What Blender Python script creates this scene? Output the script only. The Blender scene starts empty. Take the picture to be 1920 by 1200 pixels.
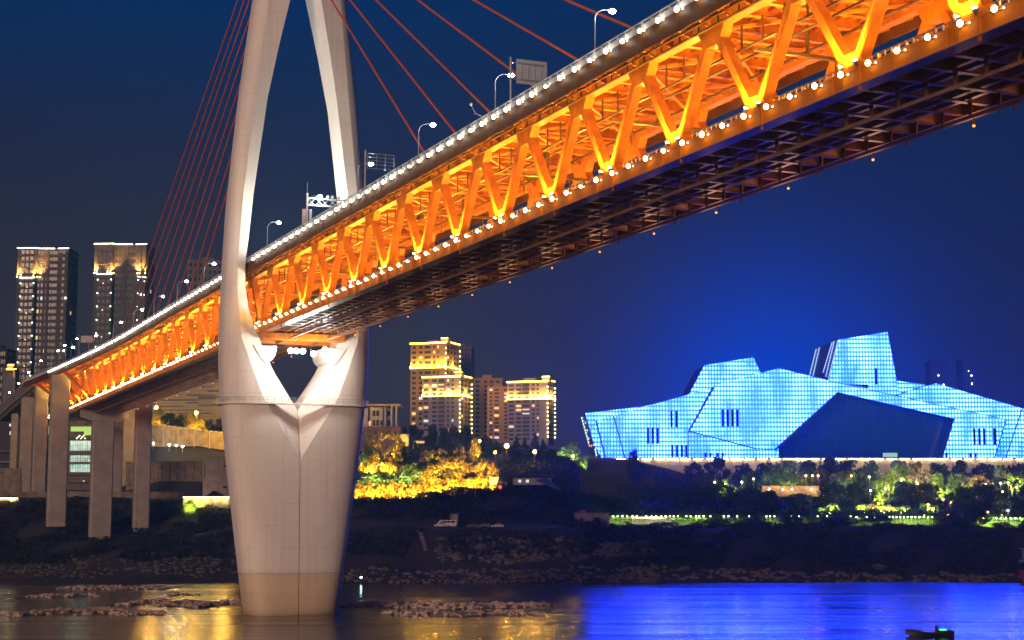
import bpy, math, random
import numpy as np
from mathutils import Vector, Matrix
R = random.Random(7)
C = bpy.context.scene.collection
scn = bpy.context.scene
# ------------------------------------------------------------------ camera frame and bridge axis
F = 3007.35; TH = .117007; PHI = .408341; TP = 83.7; S0 = 100.2; CZ = 21.5
cT, sT, cP, sP = math.cos(TH), math.sin(TH), math.cos(PHI), math.sin(PHI)
def W(s, t, z):                       # bridge coordinates: s along the bridge, t across it, z above eye level
    return Vector((t*cP - s*sP, t*sP + s*cP, z + CZ))
def ray(x, y):
    a = (x-960)/F; b = (600-y)/F
    return Vector((a, cT-b*sT, sT+b*cT))
def at(x, y, Y):                      # a point seen at photo pixel x,y and standing Y metres away
    r = ray(x, y); r = r*(Y/r.y); r.z += CZ
    return r
def zb(s):                            # height of the lower chord nodes
    n = (s-S0)/16
    return 38.436 - .0969*(n-15) - .000797*(n-15)**2
DIR = Vector((-sP, cP, 0)); PER = Vector((cP, sP, 0)); UP = Vector((0, 0, 1))

# ------------------------------------------------------------------ materials
def nt(name):
    m = bpy.data.materials.new(name); m.use_nodes = True
    t = m.node_tree; return m, t, t.nodes, t.links, t.nodes['Principled BSDF']
def mat(name, col, rough=.6, metal=0, var=.25, scale=1.0, bump=0, col2=None, stretch=None, spec=.5, streak=None):
    m, t, N, L, b = nt(name)
    b.inputs['Roughness'].default_value = rough; b.inputs['Metallic'].default_value = metal
    b.inputs['Specular IOR Level'].default_value = spec
    tc = N.new('ShaderNodeTexCoord'); mp = N.new('ShaderNodeMapping'); L.new(tc.outputs['Object'], mp.inputs['Vector'])
    if stretch: mp.inputs['Scale'].default_value = stretch
    no = N.new('ShaderNodeTexNoise'); no.inputs['Scale'].default_value = scale; no.inputs['Detail'].default_value = 6
    L.new(mp.outputs[0], no.inputs['Vector'])
    cr = N.new('ShaderNodeValToRGB'); c2 = col2 or tuple(c*(1-var) for c in col); c1 = tuple(min(1, c*(1+var*.6)) for c in col)
    cr.color_ramp.elements[0].position = .35; cr.color_ramp.elements[1].position = .68
    cr.color_ramp.elements[0].color = (*c2, 1); cr.color_ramp.elements[1].color = (*c1, 1)
    L.new(no.outputs['Fac'], cr.inputs['Fac']); out = cr.outputs[0]
    if streak:                         # rain streaks: long thin stains running down
        mp2 = N.new('ShaderNodeMapping'); mp2.inputs['Scale'].default_value = (1.1, 1.1, .035); L.new(tc.outputs['Object'], mp2.inputs['Vector'])
        n2 = N.new('ShaderNodeTexNoise'); n2.inputs['Scale'].default_value = 1.2; n2.inputs['Detail'].default_value = 5; L.new(mp2.outputs[0], n2.inputs['Vector'])
        r2 = N.new('ShaderNodeMapRange'); r2.inputs['From Min'].default_value = .5; r2.inputs['From Max'].default_value = .8; r2.inputs['To Max'].default_value = streak
        L.new(n2.outputs['Fac'], r2.inputs['Value'])
        mx = N.new('ShaderNodeMixRGB'); mx.blend_type = 'MULTIPLY'; L.new(r2.outputs[0], mx.inputs['Fac']); L.new(out, mx.inputs['Color1']); mx.inputs['Color2'].default_value = (.42, .38, .34, 1)
        out = mx.outputs[0]
    L.new(out, b.inputs['Base Color'])
    if bump:
        bp = N.new('ShaderNodeBump'); bp.inputs['Strength'].default_value = bump; L.new(no.outputs['Fac'], bp.inputs['Height']); L.new(bp.outputs[0], b.inputs['Normal'])
    return m
def glow(name, col, strength):
    m, t, N, L, b = nt(name)
    b.inputs['Base Color'].default_value = (.6, .6, .6, 1)
    b.inputs['Emission Color'].default_value = (*col, 1); b.inputs['Emission Strength'].default_value = strength
    return m
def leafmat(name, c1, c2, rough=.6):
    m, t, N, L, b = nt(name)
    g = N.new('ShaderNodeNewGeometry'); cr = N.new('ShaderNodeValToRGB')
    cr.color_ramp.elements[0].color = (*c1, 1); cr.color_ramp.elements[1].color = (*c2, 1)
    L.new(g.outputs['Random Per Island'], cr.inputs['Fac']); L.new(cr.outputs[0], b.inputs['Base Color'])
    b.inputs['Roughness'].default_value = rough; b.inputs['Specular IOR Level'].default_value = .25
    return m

M = {}
M['orange'] = mat('orange_paint', (.64, .195, .012), .42, var=.26, scale=.5, streak=.5)
M['orange_dark'] = mat('orange_paint_chord', (.60, .17, .006), .65, var=.16, scale=.3, streak=.3, spec=.15)
M['brown'] = mat('parapet_paint', (.13, .045, .006), .6, var=.2, scale=.25, streak=.35, spec=.2)
M['soffit'] = mat('soffit_paint', (.36, .20, .13), .4, var=.25, scale=.5)
M['soffit_gloss'] = mat('soffit_gloss_paint', (.36, .20, .12), .34, var=.2, scale=.5)
M['slab_under'] = mat('deck_underside', (.70, .40, .22), .85, var=.25, scale=.5)
M['rail'] = mat('rail_paint', (.60, .62, .60), .45, var=.2, scale=.8)
M['steel'] = mat('galvanised_steel', (.34, .35, .36), .45, .3, var=.2)
M['dark_steel'] = mat('dark_steel', (.06, .045, .03), .5, .2)
M['pipe'] = mat('bronze_pipe', (.13, .07, .02), .45, .2)
M['asphalt'] = mat('asphalt', (.05, .05, .05), .9, scale=3)
M['pylon'] = mat('pylon_paint', (.77, .71, .645), .55, var=.05, scale=.12, streak=.22)
def tower_stain():
    m = M['pylon']; t = m.node_tree; N_, L_ = t.nodes, t.links; b_ = N_['Principled BSDF']
    src = b_.inputs['Base Color'].links[0].from_socket
    tc_ = N_.new('ShaderNodeTexCoord'); sx_ = N_.new('ShaderNodeSeparateXYZ'); L_.new(tc_.outputs['Object'], sx_.inputs[0])
    no_ = N_.new('ShaderNodeTexNoise'); no_.inputs['Scale'].default_value = .5; mp_ = N_.new('ShaderNodeMapping'); mp_.inputs['Scale'].default_value = (.3, .3, 3); L_.new(tc_.outputs['Object'], mp_.inputs[0]); L_.new(mp_.outputs[0], no_.inputs['Vector'])
    ad = N_.new('ShaderNodeMath'); ad.operation = 'ADD'; L_.new(sx_.outputs[2], ad.inputs[0]); L_.new(no_.outputs['Fac'], ad.inputs[1])
    cr_ = N_.new('ShaderNodeValToRGB'); e_ = cr_.color_ramp.elements                # river stain: tan below the flood line
    mr_ = N_.new('ShaderNodeMapRange'); mr_.inputs['From Max'].default_value = 20; L_.new(ad.outputs[0], mr_.inputs['Value']); L_.new(mr_.outputs[0], cr_.inputs[0])
    e_[0].position = .03; e_[0].color = (.52, .42, .28, 1); e_[1].position = .50; e_[1].color = (1, 1, 1, 1)
    for p__, c__ in ((.10, (.74, .60, .42)), (.30, (.86, .73, .54)), (.435, (.84, .72, .55)), (.445, (.70, .60, .48)), (.455, (.97, .95, .93))): n__ = e_.new(p__); n__.color = (*c__, 1)
    mx_ = N_.new('ShaderNodeMixRGB'); mx_.blend_type = 'MULTIPLY'; mx_.inputs['Fac'].default_value = 1; L_.new(src, mx_.inputs['Color1']); L_.new(cr_.outputs[0], mx_.inputs['Color2']); L_.new(mx_.outputs[0], b_.inputs['Base Color'])
tower_stain()
def tower_joints():
    m = M['pylon']; t = m.node_tree; N_, L_ = t.nodes, t.links; b_ = N_['Principled BSDF']; src = b_.inputs['Base Color'].links[0].from_socket
    tc_ = N_.new('ShaderNodeTexCoord'); sx_ = N_.new('ShaderNodeSeparateXYZ'); L_.new(tc_.outputs['Object'], sx_.inputs[0])
    def mm(op, a, v=None):
        n__ = N_.new('ShaderNodeMath'); n__.operation = op; L_.new(a, n__.inputs[0])
        if v is not None: n__.inputs[1].default_value = v
        return n__.outputs[0]
    fr = mm('FRACT', mm('DIVIDE', sx_.outputs[2], 4.5)); ln_ = mm('LESS_THAN', fr, .022)
    no_ = N_.new('ShaderNodeTexNoise'); no_.inputs['Scale'].default_value = .35; L_.new(tc_.outputs['Object'], no_.inputs['Vector'])
    mk_ = N_.new('ShaderNodeMath'); mk_.operation = 'MULTIPLY'; L_.new(ln_, mk_.inputs[0]); L_.new(mm('GREATER_THAN', no_.outputs['Fac'], .55), mk_.inputs[1])
    mx_ = N_.new('ShaderNodeMixRGB'); mx_.blend_type = 'MULTIPLY'; L_.new(mk_.outputs[0], mx_.inputs['Fac']); L_.new(src, mx_.inputs['Color1']); mx_.inputs['Color2'].default_value = (.76, .73, .70, 1); L_.new(mx_.outputs[0], b_.inputs['Base Color'])
tower_joints()
M['concrete'] = mat('pier_concrete', (.32, .275, .235), .85, var=.16, scale=.25, streak=.3, bump=.05)
M['concrete_old'] = mat('old_concrete', (.20, .165, .12), .9, var=.4, scale=.35, streak=.7, bump=.1)
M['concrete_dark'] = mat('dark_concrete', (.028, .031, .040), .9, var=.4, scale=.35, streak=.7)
M['concrete_pale'] = mat('pale_concrete', (.34, .30, .25), .9, var=.2, scale=.4, streak=.4)
M['cable'] = mat('red_cable', (.60, .12, .03), .75, var=.1, spec=.2)
M['cable_orange'] = M['cable']
M['lampbody'] = mat('lamp_housing', (.2, .2, .2), .4, .5)
M['bulb'] = glow('white_bulb', (1, .98, .80), 30)
M['bulb_low'] = glow('warm_white_bulb', (1, .80, .36), 15)
M['bulb_fill'] = glow('small_white_bulb', (1, 1, .86), 6)
M['flood'] = glow('amber_flood', (1, .72, .25), 22)
M['street'] = glow('street_lens', (.86, .95, 1), 70)
M['pylonflood'] = glow('pylon_flood_lens', (1, .95, .86), 60)
M['sodium'] = glow('sodium_lens', (1, .52, .06), 40)
M['gold'] = glow('gold_line', (1, .56, .06), 18)
M['goldbulb'] = glow('gold_bulb', (1, .74, .25), 14)
M['whiteline'] = glow('white_line', (.95, 1, .86), 5)
M['mint'] = glow('mint_bulb', (.66, 1, .82), 6)
M['peach'] = glow('peach_bulb', (1, .78, .45), 14)
M['peach_dim'] = glow('peach_dim', (1, .72, .4), 3)
M['win'] = mat('window_glass', (.018, .018, .022), .15)
M['win_warm'] = glow('lit_window_warm', (1, .55, .16), 1.1)
M['win_white'] = glow('lit_window_white', (.8, .95, 1), .8)
M['win_gold'] = glow('lit_window_gold', (1, .6, .12), .6)
M['wall_mauve'] = mat('tower_render_mauve', (.075, .06, .066), .85, var=.1, scale=.1, streak=.2)
M['wall_dim'] = mat('tower_render_dim', (.13, .115, .13), .85, var=.12, scale=.1, streak=.2)
M['wall_grey'] = mat('tower_render_grey', (.24, .20, .23), .85, var=.1, scale=.1, streak=.2)
M['wall_tan'] = mat('tower_render_tan', (.30, .19, .07), .85, var=.1, scale=.1, streak=.2)
M['wall_gold'] = mat('tower_render_gold', (.55, .36, .12), .8, var=.1, scale=.1)
M['slab'] = mat('balcony_slab', (.15, .11, .10), .8)
M['white'] = mat('white_render', (.50, .46, .40), .8, var=.15, scale=.4, streak=.3)
M['soil'] = None
M['rock'] = mat('river_rock', (.46, .35, .26), .9, var=.5, scale=1.2, bump=.3)
M['rock_dark'] = mat('bank_rock', (.11, .085, .072), .95, var=.5, scale=1.2, bump=.3)
M['bark'] = mat('bark', (.05, .038, .028), .95, var=.4, scale=3)
M['leaf_dark'] = leafmat('leaf_dark', (.008, .013, .014), (.026, .040, .036))
M['leaf_green'] = leafmat('leaf_green', (.022, .045, .018), (.075, .11, .03))
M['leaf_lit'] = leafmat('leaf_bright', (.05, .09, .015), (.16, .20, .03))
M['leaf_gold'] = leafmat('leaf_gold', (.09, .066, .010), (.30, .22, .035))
M['leaf_brown'] = leafmat('leaf_brown', (.06, .045, .025), (.14, .10, .05))
M['grass'] = leafmat('grass', (.010, .014, .012), (.030, .036, .030), .8)
M['hullblack'] = mat('hull_black', (.010, .012, .018), .5)
M['boat'] = mat('boat_paint', (.22, .2, .2), .5)
M['redpaint'] = mat('red_paint', (.25, .03, .02), .5)
M['vanwhite'] = mat('van_white', (.55, .53, .50), .25)
M['glassdark'] = mat('glass_dark', (.02, .022, .03), .08)
M['tyre'] = mat('tyre', (.015, .015, .015), .9)
M['sign'] = mat('sign_back', (.42, .45, .50), .5, var=.06)
M['blueroof'] = mat('blue_roof', (.03, .07, .30), .6)
M['opera_side'] = mat('opera_side', (.012, .03, .10), .5)
M['opera_glass'] = mat('opera_glass', (.006, .035, .16), .12, var=.3, scale=.08, stretch=(.15, 1, 1)); _b = M['opera_glass'].node_tree.nodes['Principled BSDF']; _b.inputs['Emission Color'].default_value = (.0, .012, .10, 1); _b.inputs['Emission Strength'].default_value = .8  # faint blue emission added to brighten the dark glass
M['opera_window'] = mat('opera_window', (.004, .012, .06), .2)
M['seam'] = mat('opera_seam', (.01, .05, .22), .5)

def facade_mat():
    m, t, N, L, b = nt('backlit_glass_panels')
    def math_(op, a, bv=None, c=None):
        n = N.new('ShaderNodeMath'); n.operation = op
        for i, v in enumerate((a, bv, c)):
            if v is None: continue
            if isinstance(v, (int, float)): n.inputs[i].default_value = v
            else: L.new(v, n.inputs[i])
        return n.outputs[0]
    tc = N.new('ShaderNodeTexCoord'); sx = N.new('ShaderNodeSeparateXYZ'); L.new(tc.outputs['Object'], sx.inputs[0])
    x = math_('DIVIDE', sx.outputs[0], 1.50); z = math_('DIVIDE', sx.outputs[2], 2.16)
    fx = math_('FRACT', x); fz = math_('FRACT', z); ix = math_('FLOOR', x); iz = math_('FLOOR', z)
    dx = math_('ABSOLUTE', math_('SUBTRACT', fx, .5)); dz = math_('ABSOLUTE', math_('SUBTRACT', fz, .5))
    mr = lambda v, a, c: (lambda n: (L.new(v, n.inputs['Value']), n.inputs['From Min'].__setattr__('default_value', a), n.inputs['From Max'].__setattr__('default_value', c), n.outputs[0])[3])(N.new('ShaderNodeMapRange'))
    mx_ = mr(dx, .42, .06); mz_ = mr(dz, .42, .10)
    cell = math_('MULTIPLY', mx_, mz_)
    cv = N.new('ShaderNodeCombineXYZ'); L.new(ix, cv.inputs[0]); L.new(iz, cv.inputs[2])
    wn = N.new('ShaderNodeTexWhiteNoise'); L.new(cv.outputs[0], wn.inputs['Vector'])
    no = N.new('ShaderNodeTexNoise'); no.inputs['Scale'].default_value = .045; no.inputs['Detail'].default_value = 4
    mp = N.new('ShaderNodeMapping'); mp.inputs['Scale'].default_value = (2.2, 1, .7); L.new(tc.outputs['Object'], mp.inputs[0]); L.new(mp.outputs[0], no.inputs['Vector'])
    amt = mr(no.outputs['Fac'], .38, .60)
    rnd = mr(wn.outputs['Value'], -.05, .05)
    rnd2 = math_('ADD', .84, math_('MULTIPLY', wn.outputs['Value'], .22))
    # brightness varies in random patches, as the panels' own pattern
    f = math_('MULTIPLY', math_('MULTIPLY', cell, rnd), math_('ADD', .18, math_('MULTIPLY', amt, .82)))
    f = math_('MULTIPLY', f, rnd2)
    mix = N.new('ShaderNodeMixRGB'); L.new(f, mix.inputs['Fac'])
    mix.inputs['Color1'].default_value = (.0, .32, 30.0, 1); mix.inputs['Color2'].default_value = (1.9, 5.4, 36.0, 1)
    L.new(mix.outputs[0], b.inputs['Emission Color']); b.inputs['Emission Strength'].default_value = 1
    b.inputs['Base Color'].default_value = (.1, .2, .4, 1)
    return m
M['facade'] = facade_mat()

def cyan_mat():
    m, t, N, L, b = nt('lit_office_glass')
    tc = N.new('ShaderNodeTexCoord'); no = N.new('ShaderNodeTexNoise'); no.inputs['Scale'].default_value = .55; no.inputs['Detail'].default_value = 5
    mp = N.new('ShaderNodeMapping'); mp.inputs['Scale'].default_value = (1, 1, .7); L.new(tc.outputs['Object'], mp.inputs[0]); L.new(mp.outputs[0], no.inputs['Vector'])
    cr = N.new('ShaderNodeValToRGB'); e = cr.color_ramp.elements
    e[0].position = .33; e[0].color = (.02, .10, .09, 1); e[1].position = .7; e[1].color = (.55, .95, .80, 1)
    n = e.new(.5); n.color = (.10, .52, .44, 1)
    L.new(no.outputs['Fac'], cr.inputs[0]); L.new(cr.outputs[0], b.inputs['Emission Color']); b.inputs['Emission Strength'].default_value = .95
    return m
M['cyan'] = cyan_mat()
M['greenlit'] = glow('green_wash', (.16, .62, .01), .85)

def terrain_mat():
    m, t, N, L, b = nt('bank_soil')
    tc = N.new('ShaderNodeTexCoord'); no = N.new('ShaderNodeTexNoise'); no.inputs['Scale'].default_value = .06; no.inputs['Detail'].default_value = 9
    L.new(tc.outputs['Object'], no.inputs['Vector'])
    cr = N.new('ShaderNodeValToRGB'); e = cr.color_ramp.elements
    e[0].position = .38; e[0].color = (.010, .013, .010, 1); e[1].position = .72; e[1].color = (.034, .027, .023, 1)
    L.new(no.outputs['Fac'], cr.inputs[0]); L.new(cr.outputs[0], b.inputs['Base Color']); b.inputs['Roughness'].default_value = .95
    n2 = N.new('ShaderNodeTexNoise'); n2.inputs['Scale'].default_value = .8; n2.inputs['Detail'].default_value = 6; L.new(tc.outputs['Object'], n2.inputs['Vector'])
    bp = N.new('ShaderNodeBump'); bp.inputs['Strength'].default_value = .6; L.new(n2.outputs['Fac'], bp.inputs['Height']); L.new(bp.outputs[0], b.inputs['Normal'])
    return m
M['soil'] = terrain_mat()
M['mud'] = mat('wet_gravel', (.20, .15, .10), .8, var=.5, scale=.4, bump=.5)

def water_mat():
    m, t, N, L, b = nt('river_water')
    b.inputs['Base Color'].default_value = (.012, .013, .014, 1); b.inputs['IOR'].default_value = 1.33
    tc = N.new('ShaderNodeTexCoord')
    def noise(scale, st, detail):
        mp = N.new('ShaderNodeMapping'); mp.inputs['Scale'].default_value = st; L.new(tc.outputs['Object'], mp.inputs[0])
        n = N.new('ShaderNodeTexNoise'); n.inputs['Scale'].default_value = scale; n.inputs['Detail'].default_value = detail
        L.new(mp.outputs[0], n.inputs['Vector']); return n.outputs['Fac']
    a = noise(.02, (.5, 7, 1), 6); c = noise(.35, (.35, 1.6, 1), 4)
    r = N.new('ShaderNodeMapRange'); r.inputs['From Min'].default_value = .3; r.inputs['From Max'].default_value = .7
    r.inputs['To Min'].default_value = .08; r.inputs['To Max'].default_value = .30; L.new(a, r.inputs['Value']); L.new(r.outputs[0], b.inputs['Roughness'])
    b1 = N.new('ShaderNodeBump'); b1.inputs['Strength'].default_value = .0; b1.inputs['Distance'].default_value = .5; L.new(c, b1.inputs['Height'])
    b2 = N.new('ShaderNodeBump'); b2.inputs['Strength'].default_value = .3; b2.inputs['Distance'].default_value = .9; L.new(a, b2.inputs['Height']); L.new(b1.outputs[0], b2.inputs['Normal'])
    L.new(b2.outputs[0], b.inputs['Normal'])
    return m
M['water'] = water_mat()

# ------------------------------------------------------------------ mesh builder
class MB:
    def __init__(s): s.v = []; s.f = []; s.mi = []; s.cur = 0
    def add(s, vs, fs):
        o = len(s.v); s.v += [tuple(v) for v in vs]
        for f in fs: s.f.append(tuple(o+i for i in f)); s.mi.append(s.cur)
    def box(s, c, size, ax=None):
        c = Vector(c); X, Y, Z = ax or (Vector((1, 0, 0)), Vector((0, 1, 0)), UP)
        hx, hy, hz = X*(size[0]/2), Y*(size[1]/2), Z*(size[2]/2)
        s.add([c-hx-hy-hz, c+hx-hy-hz, c+hx+hy-hz, c-hx+hy-hz, c-hx-hy+hz, c+hx-hy+hz, c+hx+hy+hz, c-hx+hy+hz],
              [(0, 3, 2, 1), (4, 5, 6, 7), (0, 1, 5, 4), (1, 2, 6, 5), (2, 3, 7, 6), (3, 0, 4, 7)])
        return s
    def beam(s, p, q, w, h, side=None):          # w along 'side', h across both
        p, q = Vector(p), Vector(q); d = (q-p); l = d.length; d.normalize()
        sd = Vector(side) if side is not None else d.cross(UP)
        if sd.length < 1e-4: sd = Vector((1, 0, 0))
        sd = (sd - d*sd.dot(d)).normalized(); u = sd.cross(d).normalized()
        return s.box((p+q)/2, (w, l, h), (sd, d, u))
    def tube(s, pts, r, n=8, cap=True):
        pts = [Vector(p) for p in pts]; rs = r if isinstance(r, (list, tuple)) else [r]*len(pts)
        o = len(s.v); prev = None
        for i, p in enumerate(pts):
            d = (pts[min(i+1, len(pts)-1)] - pts[max(i-1, 0)]).normalized()
            a = d.cross(UP if abs(d.z) < .9 else Vector((1, 0, 0))).normalized() if prev is None else (prev - d*prev.dot(d)).normalized()
            prev = a; b = d.cross(a)
            for k in range(n):
                t = 2*math.pi*k/n; s.v.append(tuple(p + (a*math.cos(t)+b*math.sin(t))*rs[i]))
        for i in range(len(pts)-1):
            for k in range(n):
                s.f.append((o+i*n+k, o+i*n+(k+1) % n, o+(i+1)*n+(k+1) % n, o+(i+1)*n+k)); s.mi.append(s.cur)
        if cap:
            s.f.append(tuple(o+k for k in range(n-1, -1, -1))); s.mi.append(s.cur)
            e = o+(len(pts)-1)*n; s.f.append(tuple(e+k for k in range(n))); s.mi.append(s.cur)
        return s
    def prism(s, poly, ext, side_mi=None):
        poly = [Vector(p) for p in poly]; ext = Vector(ext); n = len(poly); o = len(s.v)
        s.v += [tuple(p) for p in poly] + [tuple(p+ext) for p in poly]
        nrm = Vector((0, 0, 0))
        for i in range(n): nrm += (poly[i]).cross(poly[(i+1) % n])
        fl = nrm.dot(ext) > 0
        s.f.append(tuple(o+i for i in (range(n-1, -1, -1) if fl else range(n)))); s.mi.append(s.cur)
        sm = s.cur if side_mi is None else side_mi
        s.f.append(tuple(o+n+i for i in (range(n) if fl else range(n-1, -1, -1)))); s.mi.append(sm)
        for i in range(n):
            j = (i+1) % n; q = (o+i, o+j, o+n+j, o+n+i)
            s.f.append(q if fl else q[::-1]); s.mi.append(sm)
        return s
    def ball(s, c, r, sub=1, jit=0, squash=(1, 1, 1), rnd=None):
        key = sub
        if key not in ICO:
            import bmesh
            bm = bmesh.new(); bmesh.ops.create_icosphere(bm, subdivisions=sub, radius=1)
            bm.verts.ensure_lookup_table()
            ICO[key] = ([v.co.copy() for v in bm.verts], [tuple(v.index for v in f.verts) for f in bm.faces]); bm.free()
        vs, fs = ICO[key]; rr = rnd or R; c = Vector(c)
        out = []
        for v in vs:
            k = r*(1+(rr.random()-.5)*2*jit)
            out.append(c+Vector((v.x*squash[0], v.y*squash[1], v.z*squash[2]))*k)
        s.add(out, fs); return s
    def mesh(s, name, mats):
        me = bpy.data.meshes.new(name); me.from_pydata(s.v, [], s.f); me.update()
        for m in (mats if isinstance(mats, (list, tuple)) else [mats]): me.materials.append(m)
        if any(s.mi): me.polygons.foreach_set('material_index', s.mi)
        return me
    def build(s, name, mats, parent=None, smooth=False):
        me = s.mesh(name, mats)
        if smooth: me.polygons.foreach_set('use_smooth', [True]*len(me.polygons))
        o = bpy.data.objects.new(name, me); C.objects.link(o)
        if parent: attach(o, parent)
        return o
ICO = {}
def attach(o, parent):
    o.parent = parent
    o.matrix_parent_inverse = Matrix.Translation(-WLOC[parent.name]) if parent.name in WLOC else parent.matrix_world.inverted()
WLOC = {}
def thing(name, label, cat, loc=(0, 0, 0), group=None):
    o = bpy.data.objects.new(name, None); C.objects.link(o); o.location = loc; o.empty_display_size = 1
    WLOC[o.name] = Vector(loc)
    return tag(o, label, cat, group)
def tag(o, label, cat, group=None):
    o['label'] = label; o['category'] = cat
    if group: o['group'] = group
    return o
def structure(o, label=None, cat=None):
    o['kind'] = 'structure'
    if label: o['label'] = label; o['category'] = cat
    return o
def copyobj(o, parent=None, loc=None, name=None):
    c = o.copy(); C.objects.link(c)
    if parent: c.parent = parent
    if loc is not None: c.location = loc
    return c
def inst(me, name, parent=None, loc=(0, 0, 0), rz=0, sc=(1, 1, 1), m=None):     # an object on shared mesh data, placed in its parent's space
    o = bpy.data.objects.new(name, me); C.objects.link(o)
    if parent: o.parent = parent
    o.location = loc; o.rotation_euler = (0, 0, rz); o.scale = sc
    if m:
        o.material_slots[0].link = 'OBJECT'; o.material_slots[0].material = m
    return o
NL = [0]
def light(kind, loc, power, col, size=.3, aim=None, angle=90, blend=.6):
    l = bpy.data.lights.new('lamp_light', kind); l.energy = power; l.color = col
    o = bpy.data.objects.new('lamp_light', l); C.objects.link(o); o.location = loc
    l.shadow_soft_size = size
    if kind == 'SPOT': l.spot_size = math.radians(angle); l.spot_blend = blend
    if aim is not None: o.rotation_euler = (Vector(aim)-Vector(loc)).to_track_quat('-Z', 'Y').to_euler()
    NL[0] += 1
    return o
ORD = ['first', 'second', 'third', 'fourth', 'fifth', 'sixth', 'seventh', 'eighth', 'ninth', 'tenth', 'eleventh', 'twelfth', 'thirteenth', 'fourteenth', 'fifteenth', 'sixteenth', 'seventeenth', 'eighteenth', 'nineteenth', 'twentieth']
ORD += ['twenty-'+w for w in ORD[:9]] + ['thirtieth'] + ['thirty-'+w for w in ORD[:9]] + ['fortieth'] + ['forty-'+w for w in ORD[:9]]

# ------------------------------------------------------------------ camera, world, city light
cam = bpy.data.cameras.new('camera'); co = bpy.data.objects.new('camera', cam); C.objects.link(co)
co.location = (0, 0, CZ); co.rotation_euler = (math.radians(90)+TH, 0, 0)
cam.sensor_width = 36; cam.lens = F/1920*36; cam.clip_end = 20000; cam.clip_start = 1
scn.camera = co
scn.view_settings.view_transform = 'Standard'; scn.view_settings.look = 'None'
scn.view_settings.exposure = 0; scn.view_settings.gamma = 1
w = bpy.data.worlds.new('World'); scn.world = w; w.use_nodes = True
N = w.node_tree.nodes; L = w.node_tree.links; bg = N['Background']
tc = N.new('ShaderNodeTexCoord'); sx = N.new('ShaderNodeSeparateXYZ'); L.new(tc.outputs['Generated'], sx.inputs[0])
cr = N.new('ShaderNodeValToRGB'); e = cr.color_ramp.elements         # night sky: city haze low down, blue hour above
e[0].position = 0.0; e[0].color = (.040, .025, .031, 1)
e[1].position = 1.0; e[1].color = (.001, .006, .030, 1)
for p_, c_ in ((.06, (.034, .022, .028)), (.117, (.029, .021, .032)), (.16, (.022, .020, .037)), (.213, (.013, .018, .048)), (.26, (.006, .020, .070)), (.306, (.001, .022, .098)), (.42, (.0, .016, .075))):
    n_ = e.new(p_); n_.color = (*c_, 1)
L.new(sx.outputs[2], cr.inputs[0])
def wmath(op, a, b=None):
    n = N.new('ShaderNodeMath'); n.operation = op
    for i, v in enumerate((a, b)):
        if v is None: continue
        if isinstance(v, (int, float)): n.inputs[i].default_value = v
        else: L.new(v, n.inputs[i])
    return n.outputs[0]
nm = N.new('ShaderNodeVectorMath'); nm.operation = 'NORMALIZE'; L.new(tc.outputs['Generated'], nm.inputs[0])
def skyglow(base, x, y, sharp, amount, col):     # blue glow of the lit theatre district in the night haze
    d = ray(x, y).normalized()
    dp = N.new('ShaderNodeVectorMath'); dp.operation = 'DOT_PRODUCT'
    L.new(nm.outputs[0], dp.inputs[0]); dp.inputs[1].default_value = d
    v = wmath('MULTIPLY', wmath('EXPONENT', wmath('MULTIPLY', wmath('SUBTRACT', dp.outputs['Value'], 1.0), sharp)), amount)
    m_ = N.new('ShaderNodeMixRGB'); L.new(v, m_.inputs['Fac']); L.new(base, m_.inputs['Color1']); m_.inputs['Color2'].default_value = (*col, 1)
    return m_.outputs[0]
sky_col = skyglow(cr.outputs[0], 2000, 380, 22, .72, (.004, .015, .046))
sky_col = skyglow(sky_col, 1560, 780, 80, .16, (.0, .022, .10))
sky_col = skyglow(sky_col, 1440, 740, 340, .86, (.0, .055, .50))
L.new(sky_col, bg.inputs['Color']); bg.inputs['Strength'].default_value = 1.1
sun = bpy.data.lights.new('city_glow', 'SUN'); so = bpy.data.objects.new('city_glow', sun); C.objects.link(so)
sun.energy = 2.0; sun.angle = math.radians(16); sun.color = (1, .64, .46)
sd = Vector((.42, .90, -.16)); so.rotation_euler = sd.to_track_quat('-Z', 'Y').to_euler()

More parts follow.
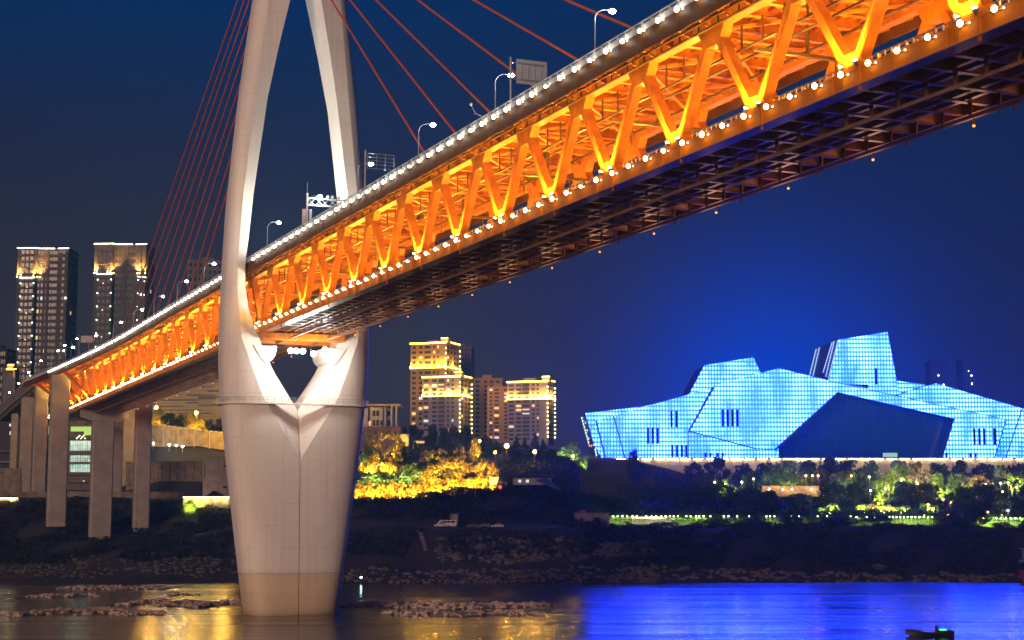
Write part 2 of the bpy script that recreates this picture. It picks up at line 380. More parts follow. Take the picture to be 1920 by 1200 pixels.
# ------------------------------------------------------------------ river and bank
X0 = [0, 200, 300, 420, 560, 700, 800, 900, 1000, 1060, 1150, 1400, 1900]
PROF = {
 0:   [(440, -26), (468, -21.6), (500, -17.5), (520, -14), (545, -11), (568, -6), (590, 1), (605, 4), (640, 5), (900, 9), (1500, 9)],
 200: [(440, -26), (470, -21.6), (500, -17.5), (530, -13), (560, -10.5), (585, -5), (600, 2), (612, 4), (660, 4.5), (900, 9), (1500, 9)],
 300: [(440, -26), (470, -21.6), (500, -17), (530, -11.5), (570, -7), (593, -1.6), (597, -.9), (600, 3), (610, 3.6), (668, 3.6), (675, 17), (697, 19), (704, 33), (760, 35), (1500, 38)],
 420: [(440, -26), (470, -21.6), (500, -17), (530, -10.5), (570, -7), (593, -1.6), (597, -.9), (600, 3), (610, 3.6), (668, 3.6), (675, 17), (697, 19), (704, 30), (760, 33), (1500, 38)],
 560: [(440, -26), (470, -21.6), (500, -16), (520, -9), (545, -6), (570, -2), (600, 3), (640, 7), (680, 12), (715, 20), (745, 24), (1500, 26)],
 700: [(440, -26), (470, -21.6), (495, -17.5), (515, -11), (530, -6.5), (545, -5.8), (562, -2), (590, 2.6), (600, 3), (640, 7), (680, 12), (712, 19), (735, 24), (1500, 26)],
 800: [(440, -26), (470, -21.6), (495, -18), (515, -11), (530, -6.0), (545, -5.7), (562, -2), (590, 3.0), (602, 4), (640, 8), (680, 13), (712, 19), (735, 24), (1500, 26)],
 900: [(440, -26), (471, -21.6), (495, -18), (512, -12), (530, -6.0), (547, -5.6), (565, -1), (592, 5.2), (604, 7), (640, 10), (680, 14), (712, 20), (735, 24), (1500, 26)],
 1000: [(440, -26), (472, -21.6), (492, -18.5), (512, -12), (530, -6.0), (548, -5.6), (570, -1), (592, 5.5), (602, 8), (645, 10), (685, 16), (720, 23), (1500, 26)],
 1060: [(440, -26), (473, -21.6), (492, -18.8), (512, -11.5), (530, -6.0), (550, -5.4), (575, -1), (600, 2.5), (650, 7), (690, 14), (720, 22), (1500, 24)],
 1150: [(440, -26), (474, -21.6), (485, -19.5), (512, -12.5), (545, -7.6), (560, -6.6), (571.5, -6.2), (574, -3.5), (600, -2.2), (640, 2.2), (700, 4.8), (745, 8.5), (753, 14), (1500, 18)],
 1400: [(440, -26), (476, -21.6), (487, -19.5), (512, -14), (545, -7.6), (560, -6.6), (571.5, -6.2), (574, -3.5), (600, -2.2), (640, 0.4), (700, 4.8), (745, 8.5), (753, 14), (1500, 18)],
 1900: [(440, -26), (479, -21.6), (490, -19.5), (512, -14), (545, -7.6), (560, -6.6), (571.5, -6.2), (574, -3.5), (600, -2.2), (640, 0.4), (700, 4.8), (745, 8.5), (753, 14), (1500, 18)],
}
_rs = np.random.RandomState(3); _ph = _rs.rand(14)*6.28
def wob(x, y):
    return (math.sin(x*.11+_ph[0])*math.cos(y*.09+_ph[1])*.5 + math.sin(x*.23+y*.17+_ph[2])*.35 + math.sin(x*.041-y*.033+_ph[3])*.7 + math.sin(x*.61+_ph[4])*math.sin(y*.53+_ph[5])*.22)
def ground(X, Y):                     # height of the bank (world z)
    px = 960 + F*X/max(Y, 1)
    px = min(max(px, X0[0]), X0[-1])
    i = 0
    while i < len(X0)-2 and px > X0[i+1]: i += 1
    k = (px-X0[i])/(X0[i+1]-X0[i])
    def pr(c):
        P = PROF[c]
        if Y <= P[0][0]: return P[0][1]
        for (a, za), (b, zb_) in zip(P, P[1:]):
            if Y <= b: return za+(zb_-za)*(Y-a)/(b-a)
        return P[-1][1]
    z = pr(X0[i])*(1-k) + pr(X0[i+1])*k
    amp = 1.0 if 475 < Y < 560 else (.35 if Y < 720 else .2)
    return z + CZ + wob(X, Y)*amp
def gat(px, Y, dz=0):                 # a point on the bank below photo column px, Y metres away
    X = (px-960)/F*Y
    return Vector((X, Y, ground(X, Y)+dz))

def sheet(name, ys, us, zf, m):
    vs = []; fs = []; n = len(us)
    for Y in ys:
        for u in us: X = u*Y; vs.append((X, Y, zf(X, Y)))
    for j in range(len(ys)-1):
        for i in range(n-1): fs.append((j*n+i, j*n+i+1, (j+1)*n+i+1, (j+1)*n+i))
    b = MB(); b.add(vs, fs); o = b.build(name, m, smooth=True); return o
us = [(-420+i*11.5-960)/F for i in range(240)]
ys = [440+i*1.8 for i in range(95)] + [612+i*3.5 for i in range(45)] + [770+i*14 for i in range(1, 48)]
structure(sheet('river_bank', ys, us, ground, M['soil']))
b = MB(); b.add([(-1400, -320, 0), (1400, -320, 0), (1400, 1200, 0), (-1400, 1200, 0)], [(0, 1, 2, 3)])
structure(b.build('river', M['water']))
b = MB(); b.add([(-1400, 800, CZ-1), (1400, 800, CZ-1), (1400, 1440, CZ-1), (-1400, 1440, CZ-1)], [(0, 1, 2, 3)])
structure(b.build('far_ground', M['soil']))

def rock(b, p, r, rr, sub=1):
    b.ball(p, r, sub, .26, (rr.uniform(.8, 1.5), rr.uniform(.7, 1.2), rr.uniform(.45, .85)), rr)
# gravel bars in the shallows (low mounds) with loose stones on them
BARS = [((640, 1030), 358, 7), ((720, 1020), 331, 4.0), ((25, 330), 335, 6), ((230, 470), 366, 8), ((60, 200), 398, 3), ((320, 380), 405, 2.5), ((120, 330), 437, 6)]
rr = random.Random(11)
for k, ((pa, pb), Y, dep) in enumerate(BARS):
    b = MB(); rows = []
    n = 46
    for i in range(n+1):
        px = pa+(pb-pa)*i/n; X = (px-960)/F*Y; e_ = math.sin(math.pi*i/n)**.45 if 0 < i < n else 0
        yc = Y + math.sin(i*.45+k)*dep*.3 + math.sin(i*.17+k*2)*dep*.5
        row = []
        for j in range(7):
            q = (j-3)/3; row.append((X, yc+q*dep*e_*1.05, -.25 + (1.0+.35*math.sin(i*.8+j))*max(0, 1-q*q)*e_*(.9 if dep > 3 else .6)))
        rows.append(row)
    vs = [v for r_ in rows for v in r_]; fs = []
    for i in range(n):
        for j in range(6): a_ = i*7+j; fs.append((a_, a_+7, a_+8, a_+1))
    b.add(vs, fs); structure(b.build('gravel_bar', M['mud'], smooth=True))
    s = MB(); cnt = int((pb-pa)/F*Y*dep*1.7)
    big = []
    for _ in range(cnt):
        i = rr.random(); px = pa+(pb-pa)*i; X = (px-960)/F*Y; e_ = math.sin(math.pi*i)**.45
        yc = Y + math.sin(i*n*.45+k)*dep*.3 + math.sin(i*n*.17+k*2)*dep*.5
        q = rr.uniform(-1, 1); h = max(0, 1-q*q)*e_*.85
        r = rr.choice((.18, .22, .26, .30, .34, .4, .48, .6, .8))*(1 if k < 4 else .8)
        rock(s, (X, yc+q*dep*e_, h*.8+r*.1), r, rr)
    o = s.build('loose_stones', M['rock']); o['kind'] = 'stuff'; o['label'] = 'grey river stones heaped on a low gravel bar in the shallows'; o['category'] = 'stones'
# riprap and shore stones on the bank
def riprap(name, label, area, count, sizes, m, seed):
    q = random.Random(seed); s = MB()
    for _ in range(count):
        px = q.uniform(area[0], area[1]); Y = q.uniform(area[2], area[3])
        dens = math.sin(px*.031+seed)+math.sin(px*.083+Y*.2)+math.sin(Y*.37+seed)
        if dens < -.3 and q.random() < .75: continue
        p = gat(px, Y); r = q.choice(sizes); rock(s, p+Vector((0, 0, r*.15)), r, q)
    o = s.build(name, m); o['kind'] = 'stuff'; o['label'] = label; o['category'] = 'stones'
riprap('shore_stones', 'dark stones lying along the far waterline', (640, 1230, 472, 494), 900, (.3, .4, .55, .8), M['rock_dark'], 1)
riprap('shore_stones', 'dark stones lying along the waterline below the blue lit theatre', (1150, 1940, 477, 490), 800, (.3, .45, .6, .9), M['rock_dark'], 2)
riprap('riprap', 'broken rock tipped down the bank below the parked van', (820, 1230, 500, 522), 900, (.4, .5, .7, 1.0), M['rock_dark'], 3)
riprap('riprap', 'broken rock on the bank left of the bridge tower', (10, 450, 478, 515), 650, (.35, .5, .7), M['rock_dark'], 4)
# single boulders
bl = [(716, 477, .9), (742, 481, .8), (1000, 483, .8), (1040, 480, 1.0), (1105, 482, .8), (1180, 484, .9), (1330, 486, 1.0), (1432, 487, 1.1), (1545, 489, 1.0), (1640, 497, 1.6), (1655, 488, 1.4), (1760, 490, 1.1), (1832, 487, .9), (250, 484, 1.0), (160, 494, 1.1), (360, 486, 1.0), (410, 494, 1.2), (980, 516, 1.3), (895, 512, 1.2), (1110, 517, 1.3)]
for i, (px, Y, r) in enumerate(bl):
    s = MB(); rock(s, (0, 0, 0), r, rr, 2); o = s.build('boulder', M['rock_dark'], smooth=False); o.location = gat(px, Y, r*.2)
    place = 'left of the tower' if px < 450 else ('on the shore below the theatre' if px > 1150 else 'on the shore between tower and theatre')
    tag(o, f'dark boulder {place}, {ORD[sorted(x for x, _, _ in bl).index(px)]} from the left', 'boulder', 'boulders along the far bank')
# rough grass and scrub on the slope
def scrub(name, label, px0, px1, Y0, Y1, count, h, m, seed, keep=lambda px, Y: True):
    q = random.Random(seed); s = MB()
    for _ in range(count):
        px = q.uniform(px0, px1); Y = q.uniform(Y0, Y1)
        if not keep(px, Y): continue
        p = gat(px, Y, -.1); hh = h*q.uniform(.4, 1.2)
        for _k in range(7):
            a = q.uniform(0, 6.28); d = Vector((math.cos(a), math.sin(a), 0)); base = p+d*q.uniform(0, hh*.7)+Vector((0, 0, hh*q.uniform(0, .7)))
            sdv = Vector((-d.y, d.x, 0))*q.uniform(.2, .5); tip = base+d*q.uniform(.2, .6)+Vector((0, 0, q.uniform(.1, .6)))
            s.add([base-sdv, base+sdv, tip+sdv*.6, tip-sdv*.6], [(0, 1, 2, 3)])
    o = s.build(name, m); o['kind'] = 'stuff'; o['label'] = label; o['category'] = 'scrub'
dens = lambda px, Y: (math.sin(px*.021+Y*.05)+math.sin(px*.053-Y*.11)) > -.9
scrub('scrub', 'dark rough grass and scrub on the bank behind the piers', -20, 450, 505, 600, 3600, 1.5, M['grass'], 5, dens)
scrub('scrub', 'dark scrub on the slope between tower and concrete block', 640, 1120, 505, 598, 4200, 1.8, M['grass'], 6, lambda px, Y: dens(px, Y) and not 527 < Y < 550)
scrub('scrub', 'dark blue scrub on the slope below the theatre hedge', 1100, 1950, 490, 568, 5200, 1.5, M['grass'], 7, dens)
scrub('scrub', 'ground cover under the park trees', 1150, 1950, 575, 745, 4200, 2.0, M['leaf_dark'], 8)
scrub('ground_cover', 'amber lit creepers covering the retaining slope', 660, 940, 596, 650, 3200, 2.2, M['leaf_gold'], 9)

scrub('scrub', 'dark scrub on the rise before the apartment towers', 930, 1175, 590, 745, 4200, 2.2, M['leaf_dark'], 12)
scrub('scrub', 'dark scrub on the upper slope right of the tower', 640, 940, 650, 745, 2600, 2.4, M['leaf_dark'], 13)
# ------------------------------------------------------------------ the bridge
NA, NB_ = -2, 34
br = thing('cable_stayed_bridge', 'orange lit double deck steel truss bridge with rows of white lamps along both decks', 'bridge', W(330, 91.6, 0))
TF = 99.5
def off(s):                           # overhang of the upper deck beyond the trusses
    return 3.2 + (max(0, s-470)/120)**1.5*4.6
SS = [S0+16*n for n in range(NA, NB_+1)]
def run(b, t, dz, w_, h_, a=None, c=None, step=16):
    s = S0+16*NA if a is None else a; e_ = S0+16*NB_ if c is None else c
    while s < e_-.01:
        q = min(s+step, e_); f_ = t if callable(t) else (lambda x: t)
        b.beam(W(s, f_(s), zb(s)+dz), W(q, f_(q), zb(q)+dz), w_, h_, PER); s = q
AX = lambda s: (DIR, PER, UP)
for t, lbl in ((TP, 'near'), (TF, 'far')):
    sg = -1 if t == TP else 1
    # lower chord: box with an outer web, bottom flange and lower gussets
    b = MB(); run(b, t, -1.65, 1.2, 1.62); b.cur = 1; run(b, t, -2.50, 1.75, .10); b.cur = 0; run(b, t+sg*.625, -.93, .06, .16)
    for s in SS:
        z = zb(s)
        b.prism([W(s-2.4, t-.56, z-.86), W(s+2.4, t-.56, z-.86), W(s+1.35, t-.56, z+.75), W(s-1.35, t-.56, z+.75)], PER*1.12)
        b.box(W(s-.1+2.6, t+sg*.66, z-1.7), (.12, .14, 1.9), AX(s)); b.box(W(s-1.6, t+sg*.68, z-1.85), (.2, .18, 2.3), AX(s)); b.box(W(s-6.5, t+sg*.61, z-1.65), (.06, .06, 1.55), AX(s))
        for k in range(9): b.box(W(s+1.5, t+sg*.61, z-1.1-k*.13), (1.0, .05, .05), AX(s))
    b.build('lower_chord', [M['orange_dark'] if t == TP else M['orange'], M['soffit_gloss']], br)
    b = MB(); run(b, t, 10.45, 1.15, 1.1)
    for s in SS[:-1]:
        m_ = s+8; z = zb(m_)
        b.prism([W(m_-2.6, t-.56, z+9.9), W(m_+2.6, t-.56, z+9.9), W(m_+1.7, t-.56, z+8.35), W(m_+1.2, t-.56, z+8.0), W(m_-1.2, t-.56, z+8.0), W(m_-1.7, t-.56, z+8.35)], PER*1.12)
    b.build('upper_chord', M['orange'], br)
# diagonals: each a riveted box with two flange edges
ndiag = 0
far_rest = MB()
for t in (TP, TF):
    for i, s in enumerate(SS):
        for sg in (-1, 1):
            if (i == 0 and sg < 0) or (i == len(SS)-1 and sg > 0): continue
            p = W(s+sg*.62, t, zb(s)-.5); q = W(s+sg*7.15, t, zb(s+sg*8)+9.2)
            b = MB() if (t == TP or ndiag < 100) else far_rest
            b.beam(p, q, 1.02, .92, PER)
            d = (q-p).normalized(); u = PER.cross(d).normalized()
            for k in (-1, 1):
                b.beam(p+u*k*.40+PER*0, q+u*k*.40, 1.16, .05, PER)
            b.beam(p-PER*.55+u*.12, q-PER*.55+u*.12, .05, .05, PER)
            for f_ in (.16, .84):                      # bolted splice plates
                c_ = p.lerp(q, f_)
                b.box(c_, (1.08, 1.5, .98), (PER, d, u))
            if b is not far_rest: b.build('truss_diagonal', M['orange'], br); ndiag += 1
o = far_rest.build('truss_diagonal', M['orange'], br); o['kind'] = 'stuff'
# end frame: four raking struts where the truss meets the viaduct
for k in range(4):
    s = 548+k*17; b = MB(); b.beam(W(s+20, 83-off(s+20)+1, zb(s)+9.8), W(s-4, 83.0, zb(s)-.6), .8, .8, PER); b.build('raking_strut', M['orange'], br)
# upper deck
b = MB(); st = 16
s = S0+16*NA
while s < S0+16*NB_-1:
    q = s+st; a0, a1 = 83.7-off(s), 83.7-off(q); c0, c1 = TF+off(s), TF+off(q)
    z0, z1 = zb(s)+11.5, zb(q)+11.5
    b.add([W(s, a0, z0), W(q, a1, z1), W(q, c1, z1), W(s, c0, z0), W(s, a0, z0+.3), W(q, a1, z1+.3), W(q, c1, z1+.3), W(s, c0, z0+.3)],
          [(0, 1, 2, 3), (7, 6, 5, 4), (0, 4, 5, 1), (2, 6, 7, 3), (0, 3, 7, 4), (1, 5, 6, 2)]); s = q
b.build('upper_deck', [M['orange']], br)
b = MB(); run(b, 91.6, 11.86, 18, .1); b.build('road_surface', M['asphalt'], br)
b = MB()
for k in range(11): run(b, 84.8+k*1.36, 11.28, .12, .42)
s = S0+16*NA; i = 0
while s < S0+16*NB_:
    z = zb(s); main = (i % 4 == 2)
    b.prism([W(s-.2, TP+.6, z+11.5), W(s-.2, TF-.6, z+11.5), W(s-.2, TF-.6, z+(9.75 if main else 10.35)), W(s-.2, TF-4.5, z+(10.2 if main else 10.6)), W(s-.2, TP+4.5, z+(10.2 if main else 10.6)), W(s-.2, TP+.6, z+(9.75 if main else 10.35))], DIR*(.5 if main else .22))
    b.beam(W(s, TP+.6, z+(9.95 if main else 10.4)), W(s, TF-.6, z+(9.95 if main else 10.4)), .7, .06, DIR)
    o_ = off(s)
    for sg, t in ((-1, TP-.6), (1, TF+.6)):         # cantilever brackets under the footways
        b.prism([W(s-.1, t, z+11.5), W(s-.1, t+sg*(o_-.6), z+11.5), W(s-.1, t+sg*(o_-.6), z+11.0), W(s-.1, t, z+9.95)], DIR*.2)
        b.beam(W(s, t, z+9.97), W(s, t+sg*(o_-.7), z+11.0), .34, .05, DIR)
    s += 4; i += 1
for n in range(NA, NB_):                         # lateral bracing between the floor beams
    s = S0+16*n
    b.beam(W(s+8, TP+.6, zb(s)+9.9), W(s+16, 91.6, zb(s)+10.0), .35, .3); b.beam(W(s+8, TF-.6, zb(s)+9.9), W(s+16, 91.6, zb(s)+10.0), .35, .3)
    b.beam(W(s, 91.6, zb(s)+10.0), W(s+8, TP+.6, zb(s)+9.9), .35, .3); b.beam(W(s, 91.6, zb(s)+10.0), W(s+8, TF-.6, zb(s)+9.9), .35, .3)
b.build('upper_floor_frame', M['orange'], br)
for sg in (-1, 1):
    te = (lambda s: TP-off(s)) if sg < 0 else (lambda s: TF+off(s))
    b = MB(); run(b, te, 11.0, .16, 2.3)
    for i in range(0, 570, 8):
        s = S0-30+i; b.box(W(s, te(s)+sg*.09, zb(s)+11.0), (.07, .06, 2.2), AX(s))
    b.build('parapet', M['brown'], br)
    b = MB(); run(b, lambda s: te(s)+.0, 13.25, .14, .14); run(b, te, 12.95, .05, .05)
    run(b, lambda s: te(s), 12.52, .03, .70)
    for i in range(0, 571, 2):
        s = S0-32+i
        if s < S0+16*NB_: b.box(W(s, te(s), zb(s)+12.7), (.12, .14, 1.1), AX(s))
    b.build('railing', M['rail'], br)
# service pipes under the footway with their hangers
for t, dz, r in ((82.35, 9.62, .15), (81.35, 9.95, .13)):
    b = MB(); b.tube([W(s, t, zb(s)+dz) for s in SS], r, 7)
    i = 0; s = S0+16*NA+1.2
    while s < S0+16*NB_: b.box(W(s, t, zb(s)+dz+.55), (.16, .12, 1.0), AX(s)); s += 4
    b.build('service_pipe', M['pipe'], br)
# lower deck
b = MB(); run(b, 91.6, -1.15, 14.8, .25); b.build('lower_deck', M['slab_under'], br)
b = MB()
s = S0+16*NA
while s < S0+16*NB_:
    z = zb(s)
    b.cur = 0; b.beam(W(s, TP+.6, z-1.8), W(s, TF-.6, z-1.8), .16, 1.1, DIR); b.cur = 1; b.beam(W(s, TP+.6, z-2.40), W(s, TF-.6, z-2.40), .62, .09, DIR); s += 4
for t in (87.6, 89.2, 94.0, 95.6): b.cur = 0; run(b, t, -1.78, .14, 1.05); b.cur = 1; run(b, t, -2.33, .52, .07)
b.build('lower_floor_frame', [M['slab_under'], M['soffit_gloss']], br)
for t in (88.3, 96.4):                            # hung inspection rails
    b = MB(); run(b, t, -3.75, .26, .34)
    s = S0+16*NA
    while s < S0+16*NB_:
        b.prism([W(s-.3, t-.06, zb(s)-2.4), W(s+.3, t-.06, zb(s)-2.4), W(s+.13, t-.06, zb(s)-3.6), W(s-.13, t-.06, zb(s)-3.6)], PER*.12); s += 4
    b.build('inspection_rail', M['soffit'], br)
# walkway fence, track walls and overhead line gear inside the truss
for t in (84.75, 98.45):
    b = MB(); run(b, t, .45, .08, .08); run(b, t, .0, .05, .05); run(b, t, -.6, .05, .05)
    s = S0+16*NA
    while s < S0+16*NB_: b.box(W(s, t, zb(s)-.25), (.15, .15, 1.5), AX(s)); s += 1.0 if s < 340 else 2.0
    b.build('walkway_fence', M['steel'], br)
for tw in (86.4, 96.8):
    b = MB(); run(b, tw, 1.15, .14, .22); run(b, tw, -.2, .10, 1.2)
    s = S0+16*NA
    while s < S0+16*NB_-1: b.box(W(s, tw, zb(s)+.4), (.2, .16, 1.5), AX(s)); s += 4
    b.build('track_wall', M['orange'], br)
b = MB()
for t, dz in ((85.6, 7.4), (89.4, 8.3), (94.0, 8.3)): run(b, t, dz, .30, .22)
for i, s in enumerate(SS[:-1]):
    z = zb(s)
    for k in (2, 6, 10, 14): b.box(W(s+k, 85.6, z+8.7), (.22, .16, 2.4), AX(s))
    if i % 2 == 0:
        b.beam(W(s+3, 85.2, z+6.6), W(s+3, 98, z+6.6), .5, .34, DIR)
        b.box(W(s+3, 88, z+5.2), (.16, .16, 2.8), AX(s)); b.box(W(s+3, 95, z+5.2), (.16, .16, 2.8), AX(s)); b.box(W(s+3, 91.6, z+8.3), (.3, .3, 3.2), AX(s))
    if i % 3 == 1: b.tube([W(s+9, 87.0, z+7.2), W(s+9.9, 86.7, z+7.0)], .42, 10)
b.build('overhead_line_frame', M['pipe'], br)
# cross girder under the deck inside the tower
b = MB(); s = 326
b.box(W(321, 91.6, zb(s)-3.3), (3.0, 17.5, 1.3), AX(s)); b.box(W(331, 91.6, zb(s)-3.3), (3.0, 17.5, 1.3), AX(s))
for k in range(6): b.box(W(326, 85.2+k*2.56, zb(s)-3.0), (9.6, .3, .7), AX(s))
b.build('cross_girder', M['orange'], br)
# lamps along the two deck edges
def lampmesh(bulb, k):
    b = MB(); b.cur = 0; b.box((0, .18, 0), (.34, .36, .28)); b.cur = 1; b.ball((0, -.12, 0), k, 2, 0, (1, .8, 1)); b.cur = 2; b.ball((1.0, .0, -.2), k*.40, 1, 0, (1, .7, .8)); b.cur = 0; b.box((.5, .2, -.1), (1.0, .06, .06))
    return b.mesh('deck_lamp', [M['lampbody'], bulb, M['bulb_fill']])
ROTB = math.atan2(DIR.y, DIR.x) + math.pi
up_me, lo_me = lampmesh(M['bulb'], .29), lampmesh(M['bulb_low'], .30)
def lamprow(name, me, tf, dz, s0, n, lbl):
    rest = None; rv = MB()
    for i in range(n):
        s = s0+4.1*i
        if 318 < s < 337 and name == 'parapet_lamp': continue
        p = W(s, tf(s), zb(s)+dz)
        if i < 100:
            o = bpy.data.objects.new(name, me); C.objects.link(o); o.location = p; o.rotation_euler = (0, 0, ROTB); k_ = R.uniform(.82, 1.12) if R.random() > .05 else .6; o.scale = (k_, 1, k_); o.parent = br; o.matrix_parent_inverse = Matrix.Translation(-br.location)
        else:
            X, Y = -DIR, Vector((DIR.y, -DIR.x, 0))*1
            rv.cur = 1; rv.ball(p-PER*.12, .27, 2, 0, (1, .8, 1)); rv.cur = 0; rv.box(p+PER*.18, (.34, .36, .28), AX(s))
    o = rv.build(name, [M['lampbody'], M['bulb'] if name == 'parapet_lamp' else M['bulb_low']], br); o['kind'] = 'stuff'
lamprow('parapet_lamp', up_me, lambda s: TP-off(s)-.42, 12.02, 72, 128, '')
lamprow('chord_lamp', lo_me, lambda s: TP-1.02, -1.08, 84, 138, '')
# amber floods at the truss feet, in the track bay, and their light
fm = MB(); fm.cur = 0; fm.tube([(0, 0, -.22), (0, 0, .06)], [.12, .17], 8); fm.cur = 1; fm.tube([(0, 0, .06), (0, 0, .10)], [.155, .15], 10); fme = fm.mesh('flood_lamp', [M['lampbody'], M['flood']])
AMB = (1, .60, .10)
for i, s in enumerate(SS):
    z = zb(s)
    for sg in (-1, 1):
        if i*2 < 74:
            o = bpy.data.objects.new('flood_lamp', fme); C.objects.link(o); o.location = W(s+sg*1.15-.3, TP-.98, z-.35); o.parent = br; o.matrix_parent_inverse = Matrix.Translation(-br.location); o.rotation_euler = (.5, sg*.3, 0)
            o.scale = (1.5, 1.5, 1.5)
    light('SPOT', W(s, TP-2.7, z-1.0), 27000 if s < 345 else 46000, AMB, .25, W(s, TP+.1, z+6.0), 108, .9)
    light('SPOT', W(s, TF+1.7, z-.7), 6000, AMB, .25, W(s, TF, z+6.8), 130, .8)
    light('POINT', W(s, TP+.1, z+1.6), 110, AMB, .2)
    light('POINT', W(s+8, 91.6, z+2.4), 7000, (1, .52, .05), .6)
# small amber lamps added per panel under the far edge to light the underside
em = MB(); em.cur = 0; em.box((0, 0, .35), (.2, .2, .7)); em.cur = 1; em.ball((0, 0, -.08), .15, 2); eme = em.mesh('added_edge_lamp', [M['lampbody'], glow('added_edge_amber', (1, .26, .015), 2.2)])
for s in SS:
    o = inst(eme, 'added_edge_lamp', None, W(s+4, 100.1, zb(s+4)-3.2)); o.parent = br; o.matrix_parent_inverse = Matrix.Translation(-br.location)
    light('POINT', W(s+4, 99.7, zb(s+4)-4.6), 300, (1, .46, .20), 1.6)
# stay cables in one plane on the centre line
SP = 327.4
for k, o_ in enumerate((89.6, 105.6, 121.4, 138.9, 154.7, 171.4)):
    b = MB(); b.tube([W(SP-o_, 91.6, zb(SP-o_)+11.9), W(SP-1.5, 91.6, 119.5+(o_-89.6)*.175)], .19, 8); b.build('stay_cable', M['cable'], br)
for k, o_ in enumerate((107.9, 121.5, 139.2, 152.8, 169.0, 185.1, 201.8, 215.8, 233.0)):
    b = MB(); b.tube([W(SP+o_, 91.6, zb(SP+o_)+11.9), W(SP+1.5, 91.6, 120.6+(o_-107.9)*.24)], .20, 8); b.build('stay_cable', M['cable'], br)

# ------------------------------------------------------------------ the tower
py = thing('bridge_tower', 'tall white spindle shaped bridge tower with a pointed eye opening, standing in the river', 'bridge tower', W(SP, 91.6, -CZ))
def lerp(tab, z):
    if z <= tab[0][0]: return tab[0][1]
    for (a, u), (c, v) in zip(tab, tab[1:]):
        if z <= c:
            k = (z-a)/(c-a); return u+(v-u)*k
    return tab[-1][1]
def smooth(tab, z, h=2.0):
    return (lerp(tab, z-h)+2*lerp(tab, z)+lerp(tab, z+h))/4
TA = [(-22, 9.3), (-13.4, 10.65), (5.9, 13.35), (22.1, 15.35), (30.6, 15.9), (39.6, 15.9), (50, 15.6), (62.7, 15.05), (85.9, 12.95), (109.4, 10.0), (125, 7.6), (140, 5.2), (155, 3.0), (162, 2.2)]
TB = [(-22, 6.4), (-13, 6.2), (5, 5.9), (22, 5.75), (35, 5.5), (50, 5.0), (65, 4.8), (86, 4.6), (109, 5.1), (130, 4.6), (150, 3.2), (162, 2.2)]
TE = [(10.0, 0), (22.6, 7.9), (28.4, 10.1), (35, 12.5), (45, 13.4), (52, 13.3), (65, 12.5), (86, 10.25), (109, 7.8), (125, 5.4), (136, 3.2), (142, 0)]
TI = [(20.4, 0), (28.4, 5.5), (31.3, 6.9), (36.6, 9.3), (41, 10.9), (45.8, 11.7), (51, 11.75), (56, 11.1), (65, 10.3), (75, 9.0), (86, 7.6), (98, 5.4), (109, 3.1), (121, 0)]
PEXP = 3.4
def shell(z, u):
    A, B = smooth(TA, z), smooth(TB, z); k = min(1, abs(u)/A); return B*(1-k**PEXP)**(1/PEXP)
def section(z, sg):
    A, B = smooth(TA, z), smooth(TB, z); e_ = max(lerp(TE, z), .02); i_ = max(lerp(TI, z), .0)+.07
    e_ = max(e_, i_+.01)
    tf = min(lerp([(10, 5.9), (20.4, 3.2), (30, 4.0), (36, 4.0), (86, 3.6), (109, 5.0), (121, 5.0), (142, 4.0)], z), shell(z, i_)-.02)
    pts = []
    n = 14
    ve = shell(z, e_)
    for k in range(n+1):              # rounded outer shell from the front edge round to the back edge
        a = -math.pi/2+math.pi*k/n
        pass
    a0 = math.atan2(ve/B, e_/A)
    for k in range(2*n+1):
        th_ = -a0 + 2*a0*k/(2*n)
        c, s_ = math.cos(th_), math.sin(th_)
        r = (abs(c)**PEXP+abs(s_)**PEXP)**(-1/PEXP)
        pts.append((r*c*A, r*s_*B))
    pts += [(i_, tf), (i_, tf*.5), (i_, 0), (i_, -tf*.5), (i_, -tf)]
    return [W(SP+v, 91.6+sg*u, z) for u, v in pts]
zs = [-23]+[-21.5+i*1.5 for i in range(20)] + [8.6, 10, 11.5, 13, 14.5, 16, 17.5, 19, 20.4, 21.5, 23] + [24.5+i*1.5 for i in range(60)] + [115+i*3 for i in range(16)]
for sg in (-1, 1):
    b = MB(); rows = [section(z, sg) for z in zs]; n = len(rows[0]); o_ = 0
    b.v = [tuple(p) for r_ in rows for p in r_]
    for j in range(len(zs)-1):
        for k in range(n):
            q = (j*n+k, j*n+(k+1) % n, (j+1)*n+(k+1) % n, (j+1)*n+k); b.f.append(q if sg > 0 else q[::-1]); b.mi.append(0)
    b.f.append(tuple(range(n))); b.mi.append(0)
    o = b.build('tower_leg', M['pylon'], py)
    o.data.polygons.foreach_set('use_smooth', [True]*len(o.data.polygons))
    # keep the arrises of the opening crisp
    ed = {}
    crisp = {28, 29, 33, 0}
    sharp = [False]*len(o.data.edges)
    for ei, e_ in enumerate(o.data.edges):
        a_, c_ = e_.vertices
        if a_ % n == c_ % n and a_ % n in crisp: sharp[ei] = True
    at_ = o.data.attributes.new('sharp_edge', 'BOOLEAN', 'EDGE'); at_.data.foreach_set('value', sharp)
def ring(z, extra, a0=0, n=72):
    A, B = smooth(TA, z)+extra, smooth(TB, z)+extra; out = []
    for k in range(n):
        th_ = 2*math.pi*k/n; c, s_ = math.cos(th_), math.sin(th_); r = (abs(c)**PEXP+abs(s_)**PEXP)**(-1/PEXP)
        out.append(W(SP+r*s_*B, 91.6+r*c*A, z))
    return out
b = MB()
oi, oo = ring(21.3, -.6), ring(21.3, .75); n = len(oi)
